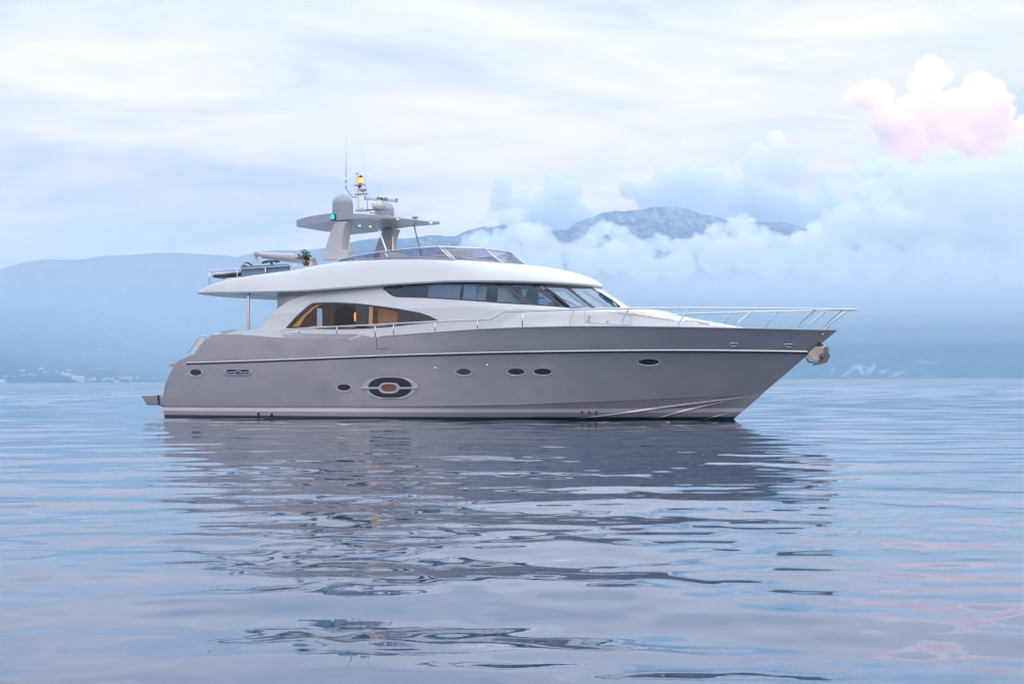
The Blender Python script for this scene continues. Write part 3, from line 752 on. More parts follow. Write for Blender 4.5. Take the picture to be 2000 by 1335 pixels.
for i in (0, 2, 4, 5, 6, 7, 8, 9, 11, 13):
    MB().tube([fb2[i], ft2[i]], 0.024 if i not in (0, 13) else 0.018, 8).build('frame', chrome, ws_root)
for i in range(len(fb2) - 1):
    if i in (4, len(fb2) - 6): continue
    MB().prism([fb2[i], fb2[i + 1], ft2[i + 1], ft2[i]], (0, 0.006 if fb2[i].y < 0 else -0.006, 0)).build('pane', flyglass, ws_root, smooth=False)
# helm console, seats and dashboard behind the screen
hc = MB(); hc.prism([(10.6, -1.6, 5.0), (10.6, -1.6, 5.38), (11.0, -1.6, 5.46), (11.9, -1.6, 5.35), (12.2, -1.6, 5.0)], (0, 3.2, 0)); hc.build('helm_console', lgrey, yacht, bevel=0.05)
cush = mat('cream_upholstery', (0.56, 0.54, 0.53), 0.75, var=0.05, vs=5)
for nm, x0, x1, y0, y1, z0, z1 in (('seat', 7.4, 9.3, -1.75, -0.9, 4.9, 5.32), ('backrest', 8.9, 9.15, -1.9, -0.4, 5.2, 5.63), ('seat', 9.0, 10.0, 0.3, 1.7, 4.9, 5.55), ('backrest', 9.0, 10.4, 1.5, 1.85, 5.2, 5.92)):
    MB().box(((x0 + x1) / 2, (y0 + y1) / 2, (z0 + z1) / 2), (x1 - x0, y1 - y0, z1 - z0)).build(nm, cush, yacht, bevel=0.08, seg=3)

# ------------------------------------------------------------------ radar arch and hardtop
AY = 1.47
LEGO = [PY(637, 508, -AY), PY(637, 495, -AY), PY(641.5, 494.5, -AY), PY(643, 484, -AY), PY(646, 474.7, -AY), PY(649.5, 462, -AY), PY(653.6, 452, -AY), PY(657.5, 443, -AY), PY(660, 434, -AY), PY(685, 433, -AY), PY(682, 438, -AY), PY(678.5, 450, -AY), PY(676, 465, -AY), PY(674.2, 480, -AY), PY(674, 488, -AY), PY(685, 489.5, -AY), PY(685, 508, -AY)]
for sg in (1, -1):
    pts = [Vector((v.x, sg * v.y, v.z)) for v in LEGO]
    MB().prism([p + Vector((0, -0.22, 0)) for p in pts], (0, 0.44, 0)).build('arch_leg', lgrey, yacht, bevel=0.03)
# hardtop: thick aft, thin forward, rounded nose
def ht_half(X):
    t = min(1.0, max(0.0, (X - 6.6) / (10.1 - 6.6)))
    return 1.70 * (1 - t ** 2.6) ** 0.8 * (1 if X > 5.7 else 0.96 + 0.04 * (X - 5.2) / 0.5)
HT_T = [(5.2, 6.96), (5.9, 7.05), (6.6, 7.09), (7.3, 7.06), (8.0, 7.00), (9.0, 6.88), (10.1, 6.72)]
HT_B = [(5.2, 6.70), (6.2, 6.745), (7.0, 6.80), (7.9, 6.845), (9.0, 6.80), (10.1, 6.695)]
hr = []
for X in np.linspace(5.2, 10.1, 60):
    b = ht_half(X); zt, zb = interp(HT_T, X), interp(HT_B, X); cr0 = 0.05
    hr.append([Vector((X, -b, zb)), Vector((X, -b, zt - 0.02)), Vector((X, -b + 0.10 if b > 0.2 else -b, zt)), Vector((X, 0, zt + cr0)), Vector((X, b - 0.10 if b > 0.2 else b, zt)), Vector((X, b, zt - 0.02)), Vector((X, b, zb)), Vector((X, b * 0.5, zb - 0.01)), Vector((X, 0, zb - 0.02)), Vector((X, -b * 0.5, zb - 0.01))])
hm = MB().grid(hr, close=True); hm.add(hr[0], [tuple(range(10))]); hm.add(hr[-1], [tuple(range(10))[::-1]])
ht = hm.build('hardtop', silver, yacht, angle=35); ht_bvh = bvh_of(hm.v, hm.f)
for cx, cy in ((702.5, 440.6), (723, 442.2), (776.5, 427.8), (841.5, 434.9)):
    drape('spotlight', oval(cx, cy, 2.7, 1.5, 20), ht_bvh, lamp_w, ht, 0.006, (), 1.0, 0.01)
# supports
st = MB(); st.tube([PY(682.6, 437, -1.25), PY(680, 488, -1.25)], 0.04, 10); st.lathe([(0.07, 0), (0.07, 0.03), (0.04, 0.05)], PY(680, 489, -1.25), 12); st.build('arch_pole', chrome, yacht)
q1, q2 = PY(682.6, 437, -1.25), PY(680, 488, -1.25)
MB().tube([PY(766, 445, 1.35), PY(767, 492, 1.35)], 0.04, 10).build('arch_pole', chrome, yacht)
# two slanting struts from the hardtop to the windscreen
s1a, s1b = PY(733, 429.5, -1.55), PY(759.5, 503, -2.28)
MB().tube([s1a, s1b], 0.03, 8).build('hardtop_strut', chrome, yacht)
s2a, s2b = PY(807, 433, 1.0), PY(823, 500, 1.9)
MB().tube([s2a, s2b], 0.03, 8).build('hardtop_strut', steel_d, yacht)
for a, b in ((s1a, s1b), (s2a, s2b)):
    m_ = a + (b - a) * 0.36; MB().lathe([(0.02, -0.03), (0.04, 0), (0.02, 0.03)], m_, 8).build('strut_lamp', mat('strut_lamp_amber', (0.8, 0.4, 0.12), 0.4, emit=(1, 0.5, 0.15), es=0.3) if 'strut_lamp_amber' not in bpy.data.materials else bpy.data.materials['strut_lamp_amber'], yacht)
    MB().box(a, (0.28, 0.06, 0.025)).build('strut_bracket', steel_d, yacht)
# domes
def dome(name, X, Y, r, z0, z1):
    prof = [(r * 1.0, 0), (r * 1.02, 0.04), (r * 0.995, (z1 - z0) - r)]
    for k in range(1, 13):
        g = k / 12 * math.pi / 2; prof.append((r * math.cos(g), (z1 - z0) - r + r * math.sin(g)))
    return MB().lathe(prof, (X, Y, z0), 40).build(name, silver, yacht, angle=50)
dome('satellite_dome', 6.92, -1.25, 0.36, 7.02, 7.80)
dome('satellite_dome', 6.98, 1.25, 0.36, 6.98, 7.80)
# mast with its lamp, horn speaker and aerials
ms = MB(); mb_ = PY(700, 413, 0); mt_ = PY(697.3, 338.5, 0)
ms.tube([mb_, mt_], 0.042, 10); ms.lathe([(0.05, 0), (0.05, 0.03)], mt_, 12); mast = ms.build('mast', chrome, yacht)
MB().lathe([(0.055, 0), (0.06, 0.03), (0.05, 0.05)], mt_ + Vector((0, 0, -0.03)), 12).build('mast_cap', steel_d, mast)
for (x0, x1, y) in ((694.5, 711, 361.6), (695, 716, 379)):
    a, b = PY(x0, y, 0), PY(x1, y + 0.3, 0); MB().box((a + b) / 2, ((b - a).length, 0.24, 0.022)).build('mast_shelf', steel_d, mast)
lb = PY(704.5, 361, 0)
bc = MB().lathe([(0.085, 0), (0.09, 0.03), (0.06, 0.05), (0.05, 0.25), (0.075, 0.26), (0.07, 0.30), (0.03, 0.34)], lb, 16).build('beacon', black, yacht)
MB().lathe([(0.066, 0.05), (0.078, 0.10), (0.078, 0.20), (0.066, 0.25)], lb, 16).build('beacon_lens', lamp_a, bc)
tv = PY(709, 374, 0)
MB().lathe([(0.03, -0.07), (0.03, 0.0), (0.10, 0.02), (0.145, 0.06), (0.15, 0.10), (0.11, 0.125), (0, 0.13)], tv, 20).build('tv_aerial_dome', white2, yacht)
MB().box(PY(703, 366, 0), (0.06, 0.06, 0.1)).build('mast_horn', black, yacht)
wa = MB(); wa.tube([PY(698, 384.5, 0), PY(689, 384.8, 0), PY(677, 369.5, 0), PY(675.6, 366, 0)], 0.024, 8); wa.build('aerial_bracket', silver, yacht)
an = MB(); a0 = PY(675.6, 367, 0); a1 = PY(676.2, 267, 0)
an.tube([a0, a0 + (a1 - a0) * 0.1], 0.03, 8); an.tube([a0 + (a1 - a0) * 0.1, a0 + (a1 - a0) * 0.2], 0.035, 8); an.tube([a0 + (a1 - a0) * 0.2, a1], [0.015, 0.008], 6); an.lathe([(0.014, 0), (0.014, 0.03)], a1, 8); an.build('whip_aerial', white2, yacht)
an = MB(); a0 = PY(718.5, 412, 0.5); a1 = PY(707, 280, 0.5); an.tube([a0, a1], [0.014, 0.007], 6); an.lathe([(0.012, 0), (0.012, 0.03)], a1, 8); an.build('whip_aerial', white2, yacht)
an = MB(); a0 = PY(739.6, 388, 0.3); a1 = PY(740.4, 360, 0.3); an.tube([a0, a1], 0.009, 6); an.lathe([(0.02, 0), (0.02, 0.03)], a1, 8); an.build('whip_aerial', white2, yacht)
# open-array radar
rp0, rp1 = PY(713.5, 386.2, 0), PY(774.5, 391, 0); rc = (rp0 + rp1) / 2; rd = (rp1 - rp0).normalized()
ang = Matrix.Rotation(-math.atan2(rd.z, rd.x), 4, 'Y').to_3x3()
rpd = PY(742, 404.5, 0)
ped = MB().lathe([(0.17, 0), (0.21, 0.05), (0.22, 0.14), (0.17, 0.25), (0.06, 0.29), (0.06, 0.36)], rpd + Vector((0, 0, -0.06)), 24).build('radar', white2, yacht)
MB().lathe([(0.13, -0.02), (0.14, 0.05), (0.10, 0.10), (0, 0.12)], rpd + Vector((-0.12, -0.12, 0.07)), 20, (-0.55, -0.8, 0.0)).build('radar_motor', white2, ped)
MB().box(rc, ((rp1 - rp0).length, 0.10, 0.135), ang).build('radar_array', white2, ped, bevel=0.035, seg=3)
for s_, p_ in ((-1, rp0), (1, rp1)): MB().box(p_, (0.05, 0.115, 0.15), ang).build('radar_end_cap', silver, ped, bevel=0.02)
fc = bpy.data.curves.new('radar_lettering', 'FONT'); fc.body = 'SIMRAD'; fc.size = 0.135; fc.align_x = 'CENTER'; fc.align_y = 'CENTER'; fc.extrude = 0.002; fc.offset = 0.004
ft0 = bpy.data.objects.new('radar_lettering_curve', fc); COL.objects.link(ft0)
fo = bpy.data.objects.new('radar_lettering', bpy.data.meshes.new_from_object(ft0.evaluated_get(bpy.context.evaluated_depsgraph_get())))
bpy.data.objects.remove(ft0); COL.objects.link(fo); fo.parent = ped
fo.data.materials.clear(); fo.data.materials.append(black)
pc = PY(746.5, 388.3, -0.055); fo.matrix_local = Matrix.Translation(pc) @ Matrix.Rotation(-math.atan2(rd.z, rd.x), 4, 'Y') @ Matrix.Rotation(math.radians(90), 4, 'X')
# radar stand, searchlight, horns, GPS mushrooms
rs = MB(); a, b = PY(698.5, 410.5, 0), PY(755, 409, 0); rs.box(Vector(((a.x + b.x) / 2, 0, (a.z + b.z) / 2)), ((b.x - a.x), 0.34, 0.03))
for x in (738, 748): p_ = PY(x, 410, -0.1); rs.tube([p_, p_ + Vector((0, 0, -0.24))], 0.022, 8)
rs.build('radar_stand', steel_d, yacht)
MB().lathe([(0.13, 0), (0.12, 0.06), (0.07, 0.11), (0, 0.125)], PY(707.5, 412.5, -0.3), 18).build('searchlight', silver, yacht)
MB().lathe([(0.11, 0), (0.11, 0.03), (0.06, 0.08), (0, 0.10)], PY(727.5, 416, -0.4), 18).build('horn_dome', cush, yacht)
gm = PY(811, 427.5, -0.35); MB().lathe([(0.02, -0.05), (0.03, 0.0), (0.06, 0.02), (0.13, 0.06), (0.13, 0.075), (0, 0.085)], gm, 20).build('gps_mushroom', white2, yacht)
nl = PY(650.5, 424, -1.74)
nh = MB().box(nl + Vector((0, 0.03, 0.0)), (0.17, 0.05, 0.17)); nh.box(nl + Vector((0, -0.02, 0.09)), (0.17, 0.13, 0.02)); nh.box(nl + Vector((0, -0.02, -0.09)), (0.17, 0.13, 0.02)); nh = nh.build('starboard_light', black, yacht)
MB().lathe([(0.05, -0.08), (0.062, -0.05), (0.062, 0.05), (0.05, 0.08)], nl + Vector((0, -0.03, 0)), 14).build('light_lens', lamp_g, nh)

# ------------------------------------------------------------------ crane on the after flybridge
YC = -0.9
bm_ = MB()
def sect(px, y0, y1, wd):
    a, b = PY(px, y0, YC), PY(px, y1, YC); c = (a + b) / 2; h_ = (a.z - b.z) / 2; o = []
    for k in range(14):
        g = 2 * math.pi * k / 14; cs, sn = math.cos(g), math.sin(g)
        o.append(c + Vector((0, wd * math.copysign(abs(cs) ** 0.7, cs), h_ * math.copysign(abs(sn) ** 0.7, sn))))
    return o
rws = [sect(*s_) for s_ in ((513.5, 493.2, 502, 0.11), (540, 493.6, 506, 0.13), (565, 494.4, 509.3, 0.15), (588, 495.6, 512.4, 0.17), (601, 498.5, 513.5, 0.18), (609, 500.5, 514, 0.17), (613, 504, 513, 0.12))]
bm_.grid(rws, close=True); bm_.add(rws[0], [tuple(range(14))]); bm_.add(rws[-1], [tuple(range(14))])
crane = bm_.build('deck_crane', lgrey, yacht, angle=50)
ba = PY(502, 495, YC); MB().lathe([(0.001, -0.125)] + [(0.125 * math.cos(g), 0.125 * math.sin(g)) for g in np.linspace(-1.4, 1.4, 12)] + [(0.001, 0.125)], ba, 18).build('crane_head', lgrey, crane)
MB().tube([PY(506, 496, YC), PY(514, 497.5, YC)], 0.075, 12).build('crane_neck', lgrey, crane)
MB().tube([PY(511, 492, YC), PY(512.5, 503.5, YC)], 0.03, 8).build('crane_collar', steel_d, crane)
hk = MB(); hk.tube([PY(501, 500, YC), PY(500.5, 506, YC), PY(504, 510, YC), PY(507, 514, YC)], [0.05, 0.045, 0.02, 0.015], 8); hk.build('crane_hook', steel_d, crane)
MB().box(PY(607, 521, YC), (0.42, 0.42, 0.34)).build('crane_foot', white2, crane, bevel=0.05)
MB().tube([PY(514, 503.4, YC - 0.02), PY(592, 514, YC - 0.02)], 0.018, 6).build('crane_cable', steel_d, crane)

# after flybridge rail with canvas weather cloth
AR = -2.42
rl = MB(); top_px = [(406.5, 528.9), (440, 527), (470, 525), (518, 522), (565, 518.8), (578, 519.2), (584, 521), (588, 524.5)]
rt = [PY(x, y, AR) for x, y in top_px]
aftc = [rt[0], rt[0] + Vector((-0.35, 0.7, 0)), rt[0] + Vector((-0.5, -AR, 0)), mir(rt[0] + Vector((-0.35, 0.7, 0))), mir(rt[0])]
rail_a = MB().tube(rt, 0.024, 8).build('flybridge_rail', chrome, yacht)
MB().tube(aftc + [mir(v) for v in rt[1:]], 0.024, 8).build('top_rail', chrome, rail_a)
for (x, y0, y1) in ((409.3, 528.7, 554), (463.5, 525.4, 543), (518.5, 521.8, 539.5), (574.7, 519, 527.5)):
    a, b = PY(x, y0, AR), PY(x, y1, AR)
    MB().tube([a, b], 0.026, 8).build('stanchion', chrome, rail_a)
    MB().tube([mir(a), mir(b)], 0.026, 8).build('stanchion', chrome, rail_a)
MB().lathe([(0.07, 0), (0.07, 0.02), (0.04, 0.03)], PY(410, 552.3, AR + 0.2), 10).build('deck_cleat', steel_d, yacht)
cn = MB(); AC = AR + 0.06
cn.prism([PY(x, y, AC) for x, y in ((472, 541.5), (470, 521), (474, 520.2), (520, 517.8), (562, 515.8), (565.5, 517), (566, 529), (549, 533.5))], (0, 0.05, 0))
cn.prism([PY(x, y, AC - 0.03) for x, y in ((469.6, 523.2), (470.3, 519.8), (520, 517.2), (562, 515.2), (565.8, 516.6), (565.8, 518.6), (520, 520.6))], (0, 0.08, 0))
cn.build('weather_cloth', canvas, yacht, bevel=0.012)

# ------------------------------------------------------------------ side and bow rails
RT = [(548, 646.6), (551, 644.2), (584, 641.7), (658, 637.3), (733, 633.8), (769, 631.8), (850, 627.6), (933, 624.5), (956, 623.4), (963, 621), (982, 609.6), (989, 608.3), (1022, 607.4), (1122, 603.8), (1228, 601.9), (1347, 601.3), (1475, 602), (1594, 603.2), (1645, 604)]
brl = lambda X: max(0.0, bsh(X) - 0.07)
def rail_b(X):
    return brl(X) if X < 22.6 else brl(22.6) * max(0.0, 1 - ((X - 22.6) / 2.35) ** 1.5)
rp3 = [PB(x, y, rail_b) for x, y in RT]
tip = PY(1674.5, 604.2, 0); rp3 = [Vector(q) for q in rp3]
fine = [Vector(v) for v in smooth_path([tuple(v) for v in rp3[13:]] + [tuple(tip)], 5)]
sr = rp3[:13] + fine
bow_rail = MB().tube(sr, 0.026, 8).build('side_rail', chrome, yacht)
MB().tube([mir(v) for v in sr], 0.026, 8).build('side_rail', chrome, bow_rail)
for stn in ([(584, 641.7), (584, 650.5)], [(658, 637.3), (658, 651.5)], [(733, 633.8), (733, 657.5)], [(769, 631.8), (769, 654.5)], [(850, 627.6), (850, 648.5)], [(933, 624.4), (933, 642.5)], [(1022, 607.3), (1020, 639.5)],
            [(1122, 603.8), (1113.5, 626), (1113, 637.5)], [(1228, 601.9), (1215, 627), (1213.5, 637.5)], [(1347, 601.3), (1325.5, 629.5), (1324.3, 639)], [(1475, 602), (1441.5, 630), (1440.3, 641.5)], [(1594, 603.2), (1561, 631.5), (1559, 643.5)], [(1645, 604.5), (1611, 634), (1609.5, 644.5)]):
    q = [PB(x, y, rail_b if i < len(stn) - 1 and i == 0 else brl) for i, (x, y) in enumerate(stn)]
    if len(q) == 3:
        m_ = q[1]; q = [q[0], m_ + (q[0] - m_) * 0.12, m_ + (q[2] - m_) * 0.25, q[2]]
    MB().tube(q, 0.022, 8).build('stanchion', chrome, bow_rail)
    MB().tube([mir(v) for v in q], 0.022, 8).build('stanchion', chrome, bow_rail)

# ------------------------------------------------------------------ anchor on the stem
ach = MB(); YA = -0.02
ach.prism([PY(x, y, -0.17) for x, y in ((1577, 690), (1592, 676), (1607, 675.5), (1609.5, 679), (1609, 696), (1604, 705), (1592, 706), (1578, 697))], (0, 0.34, 0))
anchor = ach.build('anchor_plate', mat('weathered_steel_plate', (0.45, 0.40, 0.38), 0.4, metal=0.7, var=0.15, vs=5), yacht, bevel=0.02)
fk = MB()
fk.prism([PY(x, y, -0.28) for x, y in ((1608.5, 677), (1617.5, 677), (1617, 701), (1613.5, 708), (1600, 711), (1588, 713.5), (1585, 714.5), (1589, 709.5), (1577, 708), (1572.5, 697.5), (1573, 695.5), (1581, 703.5), (1590, 706.5), (1601, 707.5), (1606, 704.5), (1608, 699))], (0, 0.08, 0))
fk.prism([PY(x, y, 0.28) for x, y in ((1608.5, 677), (1617.5, 677), (1617, 701), (1613.5, 708), (1600, 711), (1588, 713.5), (1589, 709.5), (1601, 706), (1607, 700))], (0, 0.08, 0))
fk.prism([PY(x, y, -0.24) for x, y in ((1600, 690), (1604, 697), (1603.5, 706), (1599, 706))], (0, 0.06, 0))
fk.box(PY(1612.5, 694, 0), (0.10, 0.6, 0.14))
fk.build('anchor_fluke', mat('dark_anchor_steel', (0.16, 0.15, 0.15), 0.4, metal=0.6, var=0.2, vs=8), anchor, bevel=0.015)
MB().lathe([(0.05, -0.16), (0.07, -0.1), (0.05, 0), (0.07, 0.1), (0.05, 0.16)], PY(1602, 673.5, 0), 14, (0, 1, 0)).build('bow_roller', black, yacht)

# ------------------------------------------------------------------ wipers
def wiper(px_blade, px_arm, off=0.05):
    def on(p):
        A_, d = ray(*p); h, n_, _, _ = house_full.ray_cast(A_, d.normalized())
        if h is None: return None
        return h + (n_ if n_.dot(d) < 0 else -n_) * off
    bl = [on(p) for p in px_blade]; ar = [on(p) for p in px_arm]
    bl = [p for p in bl if p]; ar = [p for p in ar if p]
    o = MB().tube(bl, [0.02, 0.05, 0.05, 0.02][:len(bl)], 6).build('wiper', black, yacht)
    if len(ar) > 1:
        MB().tube(ar, 0.014, 6).build('wiper_arm', chrome, o)
        MB().tube([p + Vector((0, 0, 0.05)) for p in ar], 0.010, 6).build('wiper_arm', chrome, o)
wiper([(1064, 563), (1084, 578), (1100, 592), (1112, 600)], [(1086, 576), (1110, 588), (1134, 600)])
wiper([(1169, 573), (1185, 585), (1195, 591), (1211, 602)], [(1194, 588), (1197, 595), (1203, 601)])
wb = [Vector(house_pt(z, k)) for z, k in ((4.1, 1.70), (3.95, 1.68), (3.75, 1.655), (3.6, 1.64))]
wo = MB().tube([Vector((v.x + 0.05, -v.y, v.z + 0.04)) for v in wb], [0.012, 0.032, 0.032, 0.012], 6).build('wiper', black, yacht)
wb2 = [house_pt(z, k) for z, k in ((3.9, 1.68), (3.7, 1.68), (3.55, 1.69))]
MB().tube([Vector((v.x + 0.09, -v.y, v.z + 0.07)) for v in wb2], 0.014, 6).build('wiper_arm', chrome, wo)

# ------------------------------------------------------------------ loose things aboard
def thing(name, label, cat, p, rz=-TH):
    o = empty(name, W(p), rz); tag(o, label, cat); o['_o'] = (p[0], p[1], p[2]); return o
def local(mbld, p):
    for i, v in enumerate(mbld.v): mbld.v[i] = v - Vector(p)
    return mbld
# jet ski lying behind the weather cloth
JY = -1.7; jp = (3.0, JY, 5.02)
jet = thing('jet_ski', 'black jet ski with turquoise trim stowed behind the blue canvas cloth', 'jet ski', jp)
jb = MB(); jr = []
for (x, hw, z0, z1) in ((1.72, 0.25, 5.03, 5.11), (1.80, 0.42, 5.0, 5.14), (2.3, 0.50, 4.99, 5.15), (2.8, 0.52, 4.98, 5.18), (3.4, 0.5, 4.98, 5.26), (4.2, 0.42, 5.0, 5.30), (4.8, 0.12, 5.1, 5.30)):
    jr.append([Vector((x, JY + hw * c, (z0 + z1) / 2 + (z1 - z0) / 2 * s)) for c, s in [(math.copysign(abs(math.cos(g)) ** .6, math.cos(g)), math.copysign(abs(math.sin(g)) ** .6, math.sin(g))) for g in np.linspace(0, 2 * math.pi, 16, endpoint=False)]])
jb.grid(jr, close=True); jb.add(jr[0], [tuple(range(16))]); jb.add(jr[-1], [tuple(range(16))]); local(jb, jp).build('hull', black, jet, angle=50)
tq = mat('turquoise_plastic', (0.02, 0.42, 0.42), 0.4)
local(MB().prism([PY(x, y, JY - 0.5) for x, y in ((456, 536.5), (461, 532), (470, 529.5), (470, 534.5))], (0, 0.06, 0)), jp).build('trim_panel', tq, jet, bevel=0.01)
se = MB(); q = [PY(x, y, JY) for x, y in ((474, 517.5), (479, 514), (484, 514.2), (490, 517), (496, 519.5))]
se.tube([v + Vector((0, 0, -0.04)) for v in q], [0.04, 0.085, 0.09, 0.07, 0.04], 10); local(se, jp).build('seat', black, jet)
local(MB().tube([v + Vector((0, -0.09, -0.045)) for v in q], [0.02, 0.03, 0.03, 0.03, 0.015], 8), jp).build('seat_piping', white2, jet)
hd = MB(); hd.tube([PY(532, 524, JY), PY(530.5, 513, JY), PY(527.5, 509.3, JY)], [0.07, 0.045, 0.05], 8); hd.tube([PY(512, 513.6, JY - 0.1), PY(518, 511, JY - 0.1), PY(526, 509.6, JY), PY(538, 509.6, JY + 0.1), PY(545.5, 510.6, JY + 0.1)], [0.035, 0.045, 0.03, 0.035, 0.035], 8)
hd.tube([PY(517, 510.5, JY - 0.12), PY(523, 513.8, JY - 0.12)], 0.02, 6); hd.tube([PY(536, 509.5, JY + 0.1), PY(540, 513.5, JY + 0.1)], 0.02, 6)
local(hd, jp).build('handlebar', black, jet)
# potted plant by the crane foot
pq = PY(598, 519, -1.9); pp_ = (pq.x, pq.y, pq.z)
plant = thing('potted_plant', 'leafy green plant in a dark pot beside the white crane boom', 'plant', pp_)
local(MB().lathe([(0.09, 0), (0.12, 0.11), (0.13, 0.13), (0.10, 0.13), (0.09, 0.10)], pp_, 14), pp_).build('pot', mat('dark_clay_pot', (0.10, 0.07, 0.06), 0.7), plant)
lf = MB(); sm_ = MB(); R = random.Random(3)
for (x, y) in ((580, 497), (577, 507), (588, 490.5), (592, 488.5), (596, 495), (603, 494), (606, 501), (604.5, 509), (585, 503), (600, 489.5), (591, 500), (598, 502)):
    e_ = PY(x, y, -1.9 + R.uniform(-0.15, 0.15)); b_ = Vector(pp_) + Vector((0, 0, 0.12)); mid = b_ + (e_ - b_) * 0.5 + Vector((0, 0, 0.06))
    pth = [Vector(v) for v in smooth_path([tuple(b_), tuple(mid), tuple(e_)], 4)]; sm_.tube(pth, 0.006, 5)
    for j in range(2, len(pth)):
        for s_ in range(3):
            d = Vector((R.uniform(-1, 1), R.uniform(-1, 1), R.uniform(-0.2, 1.0))).normalized(); ln = R.uniform(0.07, 0.13); wd = d.cross(Vector((R.random(), R.random(), R.random()))).normalized() * ln * 0.22
            p_ = pth[j]; lf.add([p_, p_ + d * ln * 0.5 + wd, p_ + d * ln, p_ + d * ln * 0.5 - wd], [(0, 1, 2, 3)])
leafm = mat('plant_leaf', (0.05, 0.11, 0.04), 0.5, var=0.5, vs=14)
local(lf, pp_).build('leaves', leafm, plant, smooth=False); local(sm_, pp_).build('stem', leafm, plant)
# saloon furniture seen through the lit window
fq = (8.0, -0.9, 2.97); fch = thing('armchair', 'dark high-backed armchair seen through the lit saloon window', 'armchair', fq)
ab = MB(); ab.prism([PY(x, y, -0.9) for x, y in ((653, 641), (653, 612), (656, 602), (662, 597.5), (672, 597), (679, 600), (681, 606), (688, 611), (693, 621), (694, 641))], (0, 0.5, 0)); local(ab, fq).build('backrest', mat('charcoal_upholstery', (0.03, 0.035, 0.045), 0.8), fch, bevel=0.04)
rq = (7.4, -1.4, 2.97); rch = thing('round_back_chair', 'small chair with a round hoop back inside the lit saloon', 'chair', rq)
rc_ = [PY(638 + 7 * math.cos(g), 631 + 8.5 * math.sin(g), -1.5) for g in np.linspace(math.pi, 2 * math.pi, 14)]
local(MB().tube([rc_[0] + Vector((0, 0, -0.2))] + rc_ + [rc_[-1] + Vector((0, 0, -0.2))], 0.025, 8), rq).build('hoop_back', mat('pale_rose_wood', (0.45, 0.30, 0.27), 0.5), rch)
lq = PY(694, 628, -1.9); lq = (lq.x, lq.y, lq.z); lmp = thing('table_lamp', 'slim glowing orange lamp beside the dark pillar of the saloon window', 'lamp', lq)
local(MB().lathe([(0.03, 0.02), (0.045, 0.12), (0.05, 0.22), (0.03, 0.32)], lq, 14), lq).build('lamp_shade', lamp_o, lmp)
local(MB().lathe([(0.05, 0), (0.05, 0.015), (0.012, 0.03), (0.012, 0.04)], lq, 12), lq).build('lamp_base', steel_d, lmp)
cq = PY(1081, 598, -1.75); cq = (cq.x, cq.y, cq.z - 0.12); csh = thing('cushion', 'pink rounded cushion behind the raked wheelhouse side glass', 'cushion', cq)
local(MB().lathe([(0.02, 0), (0.19, 0.03), (0.22, 0.12), (0.17, 0.22), (0.02, 0.26)], cq, 18), cq).build('cushion_cover', mat('pink_cushion_cloth', (0.62, 0.07, 0.16), 0.8), csh)

# BACKGROUND
# ------------------------------------------------------------------ far shore: one stretch of mountains rising from the water
HZ = lambda px: 746.4 - 0.0055 * px
def lattice(seed, n=256):
    return np.random.default_rng(seed).random((n, n))
def vnoise(x, y, seed):
    g = lattice(seed); xi = np.floor(x).astype(int); yi = np.floor(y).astype(int); fx = x - xi; fy = y - yi
    fx = fx * fx * fx * (fx * (fx * 6 - 15) + 10); fy = fy * fy * fy * (fy * (fy * 6 - 15) + 10)
    a = g[xi % 256, yi % 256]; b = g[(xi + 1) % 256, yi % 256]; c = g[xi % 256, (yi + 1) % 256]; d = g[(xi + 1) % 256, (yi + 1) % 256]
    return (a * (1 - fx) + b * fx) * (1 - fy) + (c * (1 - fx) + d * fx) * fy
def fbm(x, y, seed, oc=5, ridged=False):
    s = 0; a = 0.5; t = 0
    for i in range(oc):
        n = vnoise(x * 2 ** i + 17.3 * i, y * 2 ** i + 5.1 * i, seed + i)
        if ridged: n = 1 - np.abs(2 * n - 1)
        s = s + a * n; t += a; a *= 0.5
    return s / t
RIDGE = [(-1500, 560), (-900, 520), (-500, 540), (-200, 548), (-60, 545), (0, 526), (12, 522), (45, 511), (85, 506), (130, 508), (165, 507), (190, 501), (250, 497.5), (320, 495.5), (360, 497), (415, 501), (460, 504), (487, 498), (541, 491), (570, 488), (600, 489), (640, 482), (678, 473.6), (703, 469), (734, 467), (770, 468), (814, 462), (860, 459), (890, 462), (911, 452.6), (940, 445), (1000, 440), (1060, 452), (1110, 449), (1128, 436), (1152, 428), (1179, 414.5), (1203, 412), (1233, 409), (1257, 407), (1275, 402.5), (1320, 403), (1344, 407), (1368, 414.5), (1389, 420.5), (1425, 431), (1455, 437), (1470, 434), (1499, 433.5), (1529, 431.6), (1556, 440), (1600, 455), (1700, 470), (1850, 455), (2000, 470), (2300, 500), (2700, 520), (3600, 560)]
SHORE = [(-1500, 2600), (0, 3300), (700, 3600), (1400, 3900), (2000, 3500), (3600, 2600)]
RDIST = [(-1500, 4600), (0, 4700), (600, 4900), (1000, 5300), (1400, 5600), (2000, 5100), (3600, 4600)]
